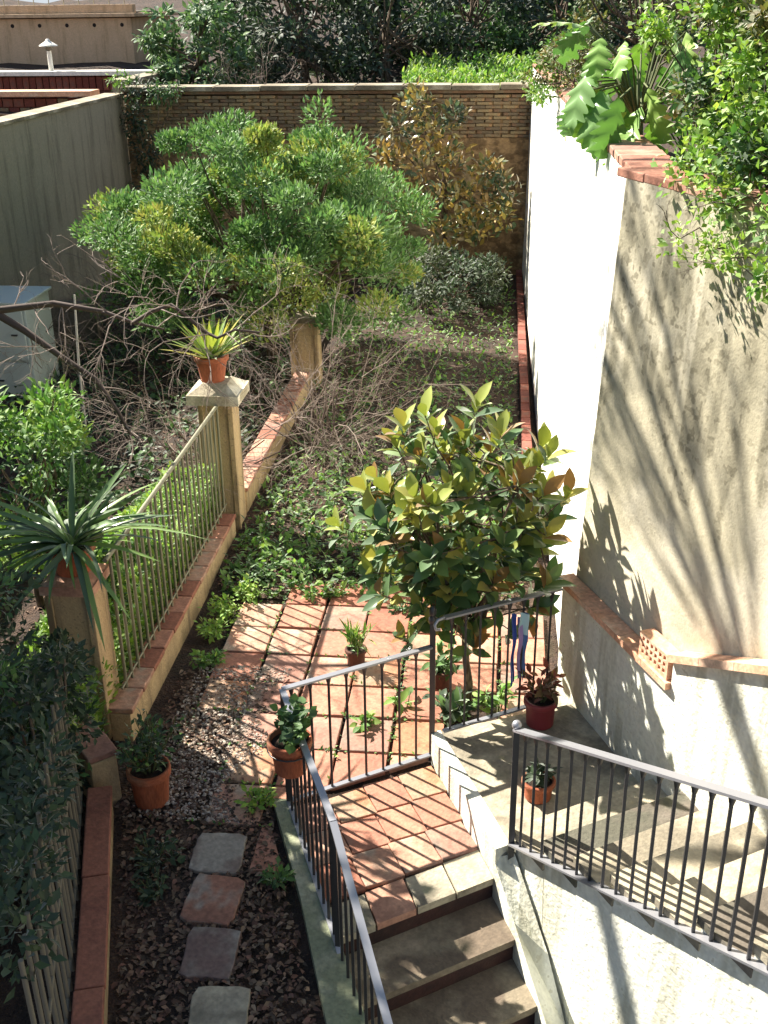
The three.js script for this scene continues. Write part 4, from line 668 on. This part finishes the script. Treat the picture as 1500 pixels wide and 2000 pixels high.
// ---------------------------------------------------------------- bare wood
{ // old tree left of the frame, one long limb reaching across
  const r = rng(601), g = thing('bare_tree', 'leafless tree whose dark crooked limb reaches in from the left', 'tree', [-5.7, 0, -6.7]), gb = new GB(), tw = new GB(); const o = (x, y, z) => V(x + 5.7, y, z + 6.7);
  gb.tube([o(-5.7, -0.1, -6.7), o(-5.65, 1.0, -6.75), o(-5.6, 1.9, -6.9), o(-5.65, 3.4, -6.95), o(-5.5, 4.8, -7.2), o(-5.4, 6.0, -7.6), o(-5.3, 7.2, -8.3), o(-5.2, 8.1, -8.8)], 0.17, 0.06, 9);
  const l1 = [o(-5.6, 1.9, -6.9), o(-5.1, 2.2, -7.7), o(-4.6, 2.33, -8.3), o(-4.06, 2.36, -8.5), o(-3.6, 2.42, -8.5), o(-3.2, 2.36, -8.5), o(-2.95, 2.27, -8.5), o(-2.7, 2.22, -8.5)], l2 = [o(-2.95, 2.27, -8.5), o(-2.78, 2.37, -8.5), o(-2.62, 2.42, -8.5), o(-2.5, 2.34, -8.48), o(-2.36, 2.22, -8.46), o(-2.25, 2.17, -8.45), o(-2.1, 2.24, -8.45), o(-1.9, 2.22, -8.45)], l3 = [o(-4.15, 2.36, -8.5), o(-3.85, 2.2, -8.45), o(-3.55, 2.0, -8.4), o(-3.25, 1.85, -8.3), o(-3.05, 1.6, -8.2), o(-2.95, 1.42, -8.15)];
  gb.tube(l1, 0.05, 0.008, 7); gb.tube(l2, 0.02, 0.01, 6); gb.tube(l3, 0.034, 0.012, 6);
  for (const l of [l1, l2, l3]) for (let k = 2; k < l.length; k++) for (let j = 0; j < 2; j++) twigs(tw, r, l[k].clone().lerp(l[k - 1], r()), rv(r).add(V(0.2, -0.2, 0.1)), 0.28 + 0.3 * r(), 0.006, 2, 0.9, 0.04);
  for (let k = 0; k < 6; k++) twigs(gb, r, o(-5.2 + (r() - .5) * 0.1, 7.75 + 0.05 * k, -8.72), V(0.45 - 0.7 * r(), 0.7, -0.4 - 0.8 * r()), 1.5 + 0.7 * r(), 0.034, 2, 0.45);
  mesh('trunk', boxUV(gb.get()), mTwigDark, g); mesh('twigs', tw.get(), mTwig, g);
}
function bareShrub(label, pos, n, len, seed, spread, lean = V(0, 0, 0), mat = mTwig) {
  const r = rng(seed), g = thing('bare_shrub', label, 'shrub', pos, 0, 'leafless shrubs'), gb = new GB(), m = new GB();
  for (let k = 0; k < n; k++) { const a = V((r() - .5) * 0.35, -0.03, (r() - .5) * 0.35), d = V((r() - 0.5) * 2, 1.1, (r() - 0.5) * 1.6).add(lean); twigs(m, r, a, d, len * (0.7 + 0.5 * r()), 0.012, 0, 0.8); twigs(gb, r, a, d, len * (0.8 + 0.4 * r()), 0.0085, 3, spread, 0.05); }
  mesh('stems', m.get(), mTwigDark, g); mesh('twigs', gb.get(), mat, g); return g;
}
bareShrub('large tangle of bare pale twigs spreading over the low brick wall', [-1.95, 0, -11.4], 15, 1.0, 611, 1.0, V(0, 0.05, 0));
bareShrub('thin bare twigs around the potted pillar', [-2.95, 0, -10.3], 9, 0.95, 613, 1.0);
bareShrub('grey leafless shrub at the foot of the grey side wall', [-6.0, 0, -15.8], 12, 1.0, 617, 1.0);
bareShrub('grey bare thicket at the left edge against the side wall', [-6.1, 0, -13.9], 9, 1.0, 619, 1.0, V(0, 0.2, 0));
bareShrub('bare branches standing above the brick wall before the dark trees', [-4.7, 2.7, -22.0], 8, 0.9, 623, 0.9, V(0, 0.2, 0));
{ // pale upright stake among the twigs
  const g = thing('wooden_stake', 'thin pale upright stake among the bare twigs at left', 'stake', [-4.7, 0, -11.5]); const a = new GB(); a.tube([V(0, -0.05, 0), V(0.03, 0.9, 0.02), V(0.08, 1.75, 0)], 0.016, 0.011, 6); mesh('stake', a.get(), M({ color: rgb(0.5, 0.48, 0.42) }), g); const b = new GB(); b.tube([V(0.05, 1.05, 0.0), V(0.12, 1.1, 0.02)], 0.01, 0.008, 5); mesh('tie', b.get(), mTwigDark, g);
}
// ---------------------------------------------------------------- potted plants
pot('terracotta_pot', 'terracotta pot on the stone-capped pillar', [-2.6, 1.462, -9.5], 0.155, 0.10, 0.25);
{ const r = rng(701), g = thing('succulent_plant', 'spiky yellow-green succulent in the pot on the stone-capped pillar', 'plant', [-2.6, 1.67, -9.5]); const lg = leafGeo(0.46, 0.055, [0.9, 1, 0.8, 0.5, 0], 0.5, 0.10); const ms = [rgb(0.36, 0.42, 0.05), rgb(0.22, 0.34, 0.05), rgb(0.50, 0.46, 0.06), rgb(0.12, 0.22, 0.05)].map((c) => { const m = mLeaf.clone(); m.color = c; return m; });
  for (let k = 0; k < 46; k++) { const a = k * 2.4, e = 0.25 + 0.95 * (k / 46), m = mesh('leaf', lg, ms[Math.floor(r() * 4)], g); m.applyMatrix4(orient(V(Math.cos(a) * 0.07 * r(), 0, Math.sin(a) * 0.07 * r()), V(Math.cos(a) * Math.sin(e), Math.cos(e), Math.sin(a) * Math.sin(e)), V(-Math.cos(a), 0.5, -Math.sin(a)), 0.7 + 0.45 * r())); } }
pot('terracotta_pot', 'terracotta pot of strap leaves on the near pillar', [-2.74, 1.222, -6.2], 0.16, 0.11, 0.2);
{ const r = rng(711), g = thing('strap_leaf_plant', 'dark arching strap-leaved plant in the pot on the near pillar', 'plant', [-2.74, 1.4, -6.2]);
  const gs = [0.35, 0.6, 0.9].map((d) => leafGeo(0.72, 0.05, [0.5, 0.8, 1, 1, 0.85, 0.6, 0], 0.45, d)), ms = [rgb(0.06, 0.12, 0.03), rgb(0.09, 0.18, 0.04), rgb(0.04, 0.085, 0.025), rgb(0.16, 0.27, 0.05)].map((c) => { const m = mLeafGloss.clone(); m.color = c; m.transmission = 0.25; return m; });
  for (let k = 0; k < 88; k++) { const a = k * 2.4 + r() * 0.5, e = 0.2 + 1.15 * Math.sqrt(k / 88), m = mesh('leaf', gs[Math.floor(r() * 3)], ms[Math.floor(r() * 4)], g); m.applyMatrix4(orient(V(Math.cos(a) * 0.06 * r(), 0, Math.sin(a) * 0.06 * r()), V(Math.cos(a) * Math.sin(e) - 0.12, Math.cos(e), Math.sin(a) * Math.sin(e)), UP.clone().add(rv(r).multiplyScalar(0.5)), 0.48 + 0.5 * r())); } }
pot('terracotta_pot', 'large terracotta pot in the shade at the end of the low wall', [-2.1, -0.005, -5.42], 0.135, 0.10, 0.27);
plant('potted_shrub', 'bushy dark green shrub in the large shaded terracotta pot', [-2.1, 0.24, -5.42], { n: 420, r: 0.24, h: 0.42, geo: gSmall, pal: [...DARK, ...GREEN], stems: 14, seed: 721, cat: 'shrub', s0: 0.6, s1: 1.1 });
pot('hanging_pot', 'terracotta pot hung on the outside of the landing railing', [-1.10, 0.62, -5.02], 0.125, 0.085, 0.22);
plant('potted_plant', 'green geranium in the pot hung on the landing railing', [-1.10, 0.81, -5.02], { n: 190, r: 0.13, h: 0.24, geo: leafGeo(0.06, 0.055, W_OVAL, 0.2, 0.2), pal: GREEN, stems: 10, seed: 731, s0: 0.6, s1: 1.1 });
{ const m = mesh('pot_hook', (() => { const b = new GB(); b.tube([V(-1.155, 0.80, -5.2), V(-1.13, 0.86, -5.18), V(-1.10, 0.885, -5.17), V(-1.09, 0.83, -5.175)], 0.006, 0.006, 5); b.tube(Array.from({ length: 17 }, (_, k) => V(-1.10 + Math.cos(k / 8 * Math.PI) * 0.128, 0.775, -5.02 + Math.sin(k / 8 * Math.PI) * 0.128)), 0.005, 0.005, 5); b.tube([V(-1.09, 0.78, -5.145), V(-1.1, 0.86, -5.17)], 0.005, 0.005, 5); return b.get(); })(), mIron); tag(m, 'black wire ring holding the pot on the landing railing', 'pot holder'); }
pot('terracotta_pot', 'small brown pot of tufty grass on the terrace behind the railing', [-1.0, 0.012, -7.1], 0.082, 0.06, 0.14, mPotDark);
plant('potted_plant', 'tufty light green plant in the small brown pot on the terrace', [-1.0, 0.13, -7.1], { n: 130, r: 0.09, h: 0.2, geo: leafGeo(0.12, 0.016, W_LANCE, 0.4, 0.2), pal: LIME, stems: 8, seed: 741, arch: 2.5 });
// cluster at the foot of the tree
pot('terracotta_pot', 'dark clay pot at the foot of the glossy tree', [-0.33, 0.01, -6.86], 0.085, 0.065, 0.15, mPotDark);
plant('potted_plant', 'pale leafy plant in the dark pot at the foot of the tree', [-0.33, 0.14, -6.86], { n: 60, r: 0.12, h: 0.16, geo: gBroad, pal: GREEN, stems: 6, seed: 751, s0: 0.5, s1: 0.9 });
plant('young_plant', 'low dark-leaved plant growing by the landing post', [-0.24, 0.0, -6.42], { n: 80, r: 0.16, h: 0.2, geo: gBroad, mat: mLeafGloss, pal: [...DARK, ...GREEN], stems: 7, seed: 753, s0: 0.6, s1: 1.1 });
plant('young_plant', 'light green leafy plant between tree and blue cloth', [0.08, 0.0, -6.55], { n: 70, r: 0.14, h: 0.25, geo: gBroad, pal: LIME, stems: 7, seed: 755, s0: 0.5, s1: 0.9 });
plant('young_plant', 'single upright seedling with broad leaves on the terrace by the railing', [-0.58, 0.0, -6.55], { n: 10, r: 0.11, h: 0.16, geo: gBroad, pal: LIME, stems: 3, seed: 757, s0: 0.8, s1: 1.1 });
plant('lettuce_plant', 'small bright lettuce-like rosette on the tiles behind the railing', [-0.86, 0.0, -6.3], { n: 46, r: 0.085, h: 0.09, geo: leafGeo(0.085, 0.05, W_OVAL, 0.2, 0.25), pal: LIME, stems: 5, seed: 759, s0: 0.6, s1: 1.0 });
// blue cloth over the rail, red pot, maroon bag
{ const g = thing('blue_cloth', 'blue and violet cloth hanging folded over the short railing', 'cloth', [0.20, 0.3, -6.235]);
  const cl = (w, h, dx, c, sd) => { const q = new THREE.PlaneGeometry(w, h, 20, 16), p = q.attributes.position, r = rng(sd), ph = r() * 6; for (let i = 0; i < p.count; i++) { const x = p.getX(i), y = p.getY(i); p.setXYZ(i, x * (0.82 + 0.25 * (0.5 - y / h)) + dx, y + 0.46, 0.022 * Math.sin(x * 75 + ph + y * 3) + 0.02 + 0.01 * Math.sin(y * 21)); } q.computeVertexNormals(); return mesh('cloth_fold', q, new THREE.MeshPhysicalMaterial({ color: c, roughness: 0.55, sheen: 0.5, side: THREE.DoubleSide }), g); };
  cl(0.05, 0.52, -0.055, rgb(0.05, 0.09, 0.36), 1); cl(0.04, 0.46, -0.012, rgb(0.42, 0.30, 0.52), 2).position.z = 0.012; cl(0.045, 0.5, 0.03, rgb(0.10, 0.20, 0.46), 3); cl(0.06, 0.17, 0.0, rgb(0.42, 0.62, 0.66), 4).position.set(0, 0.19, 0.02); g.rotation.y = R(30); }
pot('red_pot', 'dark red plastic pot in the corner under the short railing', [0.36, 0.205, -6.18], 0.11, 0.085, 0.2, M({ color: rgb(0.22, 0.03, 0.035), roughness: 0.5 }), 'coloured pots');
plant('potted_plant', 'reddish leafy plant in the red pot by the wall', [0.36, 0.38, -6.18], { n: 90, r: 0.12, h: 0.26, geo: gBroad, pal: [rgb(0.22, 0.06, 0.03), rgb(0.15, 0.10, 0.03), rgb(0.26, 0.13, 0.05)], stems: 7, seed: 761, s0: 0.4, s1: 0.8 });
pot('terracotta_pot', 'small terracotta pot on the platform behind the climbing railing', [0.33, 0.205, -5.42], 0.1, 0.075, 0.13);
plant('potted_plant', 'low dark plant in the small pot on the platform', [0.33, 0.32, -5.42], { n: 60, r: 0.1, h: 0.1, geo: gMid, pal: DARK, stems: 5, seed: 763 });

// ---------------------------------------------------------------- weeds, ground cover, litter
[[-1.98, -8.45, 0.2, 0.16, 90, GREEN, 'weed clump at the top corner of the tiles'], [-2.08, -8.05, 0.18, 0.16, 110, LEAFY, 'lime weed clump beside the second row of tiles'], [-2.14, -7.72, 0.17, 0.16, 120, LEAFY, 'dense lime weed clump beside the third row of tiles'], [-2.17, -7.42, 0.13, 0.13, 90, LEAFY, 'lime weed clump beside the fourth row of tiles'], [-2.14, -7.02, 0.12, 0.12, 70, LIME, 'small lime weed at the lower end of the weed row'], [-1.42, -5.42, 0.11, 0.12, 60, LEAFY, 'yellow-green weed beside the hung pot'], [-1.17, -4.78, 0.075, 0.08, 46, GREEN, 'round green weed against the mossy kerb'], [-1.92, -4.86, 0.17, 0.16, 80, DARK, 'dark fern-like weed in the shaded earth'], [-1.83, -4.62, 0.12, 0.10, 50, DARK, 'small dark weed beside the red stepping stone'], [-1.02, -8.45, 0.14, 0.1, 60, GREEN, 'weed at the far edge of the tiles in shade'], [-0.55, -8.42, 0.13, 0.12, 60, GREEN, 'weed at the far edge of the tiles below the tree'], [-1.5, -8.1, 0.07, 0.09, 30, LIME, 'tiny weed in a tile joint near the top row'], [-0.72, -7.95, 0.09, 0.08, 36, GREEN, 'small weed in a tile joint below the shaded tiles']].forEach(([x, z, rr, h, n, pal, label], i) => plant('weed', label, [x, 0.0, z], { n: n * 2, r: rr, h, geo: gSmall, pal, stems: 9, seed: 800 + i, cat: 'weed', group: 'weeds round the terrace', s0: 0.6, s1: 1.1 }));
function cover(label, n, seed, fn, geo, mat, pals, s0, s1, up, name = 'ground_cover') {
  const r = rng(seed), items = []; let tries = 0;
  while (items.length < n && tries++ < n * 12) { const q = fn(r); if (!q) continue; const [x, y, z] = q; items.push([orient(V(x, y, z), V((r() - .5) * 1.4, up * (0.4 + r()), (r() - .5) * 1.4), UP.clone().add(rv(r).multiplyScalar(0.6)), s0 + (s1 - s0) * r()), tint(r, pick(r, pals), 0.35)]); }
  const m = instanced(name, geo, mat, items, scene); return tag(m, label, 'ground cover', null, 'stuff');
}
const patch = (x, z, f, lo, s) => fbm(x / f / 16 + 9, z / f / 16 + 9, 16, 16, 3, s) > lo;
cover('bright green weeds growing thickly behind the bar fence', 36000, 901, (r) => { const x = -3.55 + 0.96 * Math.pow(r(), 0.6), z = -9.4 + 3.9 * r(); return [x, nbY(x, z) + Math.pow(r(), 1.2) * (0.34 + 0.4 * fbm(x / 4 + 3, z / 4 + 9, 16, 16, 2, 4)) * Math.min(1, (x + 3.55) * 1.6 + 0.2), z]; }, leafGeo(0.075, 0.034, W_SIMPLE, 0.3, 0.2), mGrass, [...LEAFY, ...LEAFY, ...LIME], 0.6, 1.2, 0.6);
cover('straggling green weeds over the earth bed behind the tiles', 9000, 903, (r) => { const x = -2.35 + 2.6 * r(), z = -8.12 - 12.0 * Math.pow(r(), 2.2); if (z > -8.45 && r() < 0.72) return null; return patch(x, z, 0.055, 0.56 + Math.min(0.05, (-8.4 - z) * 0.012), 3) ? [x, bedY(x, z) + r() * r() * 0.2, z] : null; }, gMid, mGrass, [...GREEN, ...LIME, ...LIME], 0.5, 1.2, 0.5);
cover('low weeds in the neighbouring plot under the trees', 9000, 905, (r) => { const x = -6.6 + 3.9 * r(), z = -20 + 12 * r(); return patch(x, z, 0.08, 0.50, 5) ? [x, nbY(x, z) + r() * r() * 0.25, z] : null; }, gMid, mLeaf, [...DARK, ...GREEN], 0.8, 1.6, 0.5);
cover('sunlit bright green weeds on the bank beyond the brick wall', 16000, 907, (r) => { const x = -1.9 + 3.2 * r(), z = -21.3 - 3.4 * r(), k = 0.12 + 0.75 * fbm(x / 3 + 9, z / 3 + 9, 16, 16, 3, 6); return [x, 2.8 + (-21.2 - z) * 0.055 + Math.pow(r(), 1.4) * k, z]; }, gMid, mGrass, [...LIME, ...LEAFY], 0.7, 1.7, 0.9);
cover('small weeds in the joints of the terrace', 900, 909, (r) => { const i = Math.floor(r() * 7), j = Math.floor(r() * 9), a = r() < 0.5, x = -2.085 + (a ? i * 0.362 : r() * 2.3), z = -8.37 + (a ? r() * 2.7 : j * 0.392); return !inLanding(x, z) && patch(x, z, 0.03, 0.55, 8) ? [x + (r() - .5) * 0.02, 0.0 + r() * 0.02, z + (r() - .5) * 0.02] : null; }, gSmall, mLeaf, [...LIME, ...GREEN], 0.35, 0.7, 0.4);
const BROWN = [rgb(0.13, 0.08, 0.05), rgb(0.17, 0.11, 0.07), rgb(0.07, 0.045, 0.03), rgb(0.22, 0.15, 0.10), rgb(0.15, 0.08, 0.055), rgb(0.09, 0.05, 0.035)];
const mDry = M({ color: 0xffffff, side: THREE.DoubleSide });
cover('dry brown leaf litter over the earth path and bed', 15000, 911, (r) => { const k = r(); let x, z; if (k < 0.6) { x = -2.3 + 1.7 * r(); z = -6.9 + 4.2 * r(); if (inLanding(x, z) || (z < -5.45 && x > -1.62 + 0.25 * r() * r()) || (z > -5.5 && x > -1.37 + (z + 5.47) * 0.36) || x < -2.3 + Math.max(0, z + 5.2) * 0.32 + (z > -5.2 ? 0.06 : 0)) return null; } else { x = -2.4 + 2.7 * r(); z = -8.2 - 9 * r() * r(); } return [x, (k < 0.6 ? 0.0 : bedY(x, z)) + 0.004 + 0.012 * r(), z]; }, gLitter, mDry, BROWN, 0.35, 1.0, 0.0, 'leaf_litter');
cover('dry leaf litter in the neighbouring plot', 5000, 913, (r) => { const x = -6.7 + 4.1 * r(), z = -18 + 14 * r(); return [x, nbY(x, z) + 0.01, z]; }, gLitter, mDry, BROWN, 0.6, 1.5, 0.0, 'leaf_litter');
{ // pale grit where the earth meets the tiles
  const r = rng(921), items = [], g = new THREE.IcosahedronGeometry(0.011, 0); for (let k = 0; k < 4200; k++) { const z = -7.0 + 1.75 * r(), x = -2.2 + (0.62 + 0.1 * Math.sin(z * 7)) * Math.pow(r(), 0.8); if (!patch(x, z, 0.02, 0.40, 15)) continue; items.push([new THREE.Matrix4().compose(V(x, 0.006 + 0.006 * r(), z), new THREE.Quaternion().setFromEuler(new THREE.Euler(r() * 6, r() * 6, 0)), V(0.4 + r(), 0.3 + 0.4 * r(), 0.4 + r())), pick(r, [rgb(0.38, 0.32, 0.26), rgb(0.25, 0.2, 0.16), rgb(0.5, 0.44, 0.37), rgb(0.16, 0.12, 0.1)])]); }
  tag(instanced('gravel', g, M({ color: 0xffffff }), items, scene), 'pale grit strewn along the left edge of the tiles', 'gravel', null, 'stuff');
}
renderer.render(scene, camera);
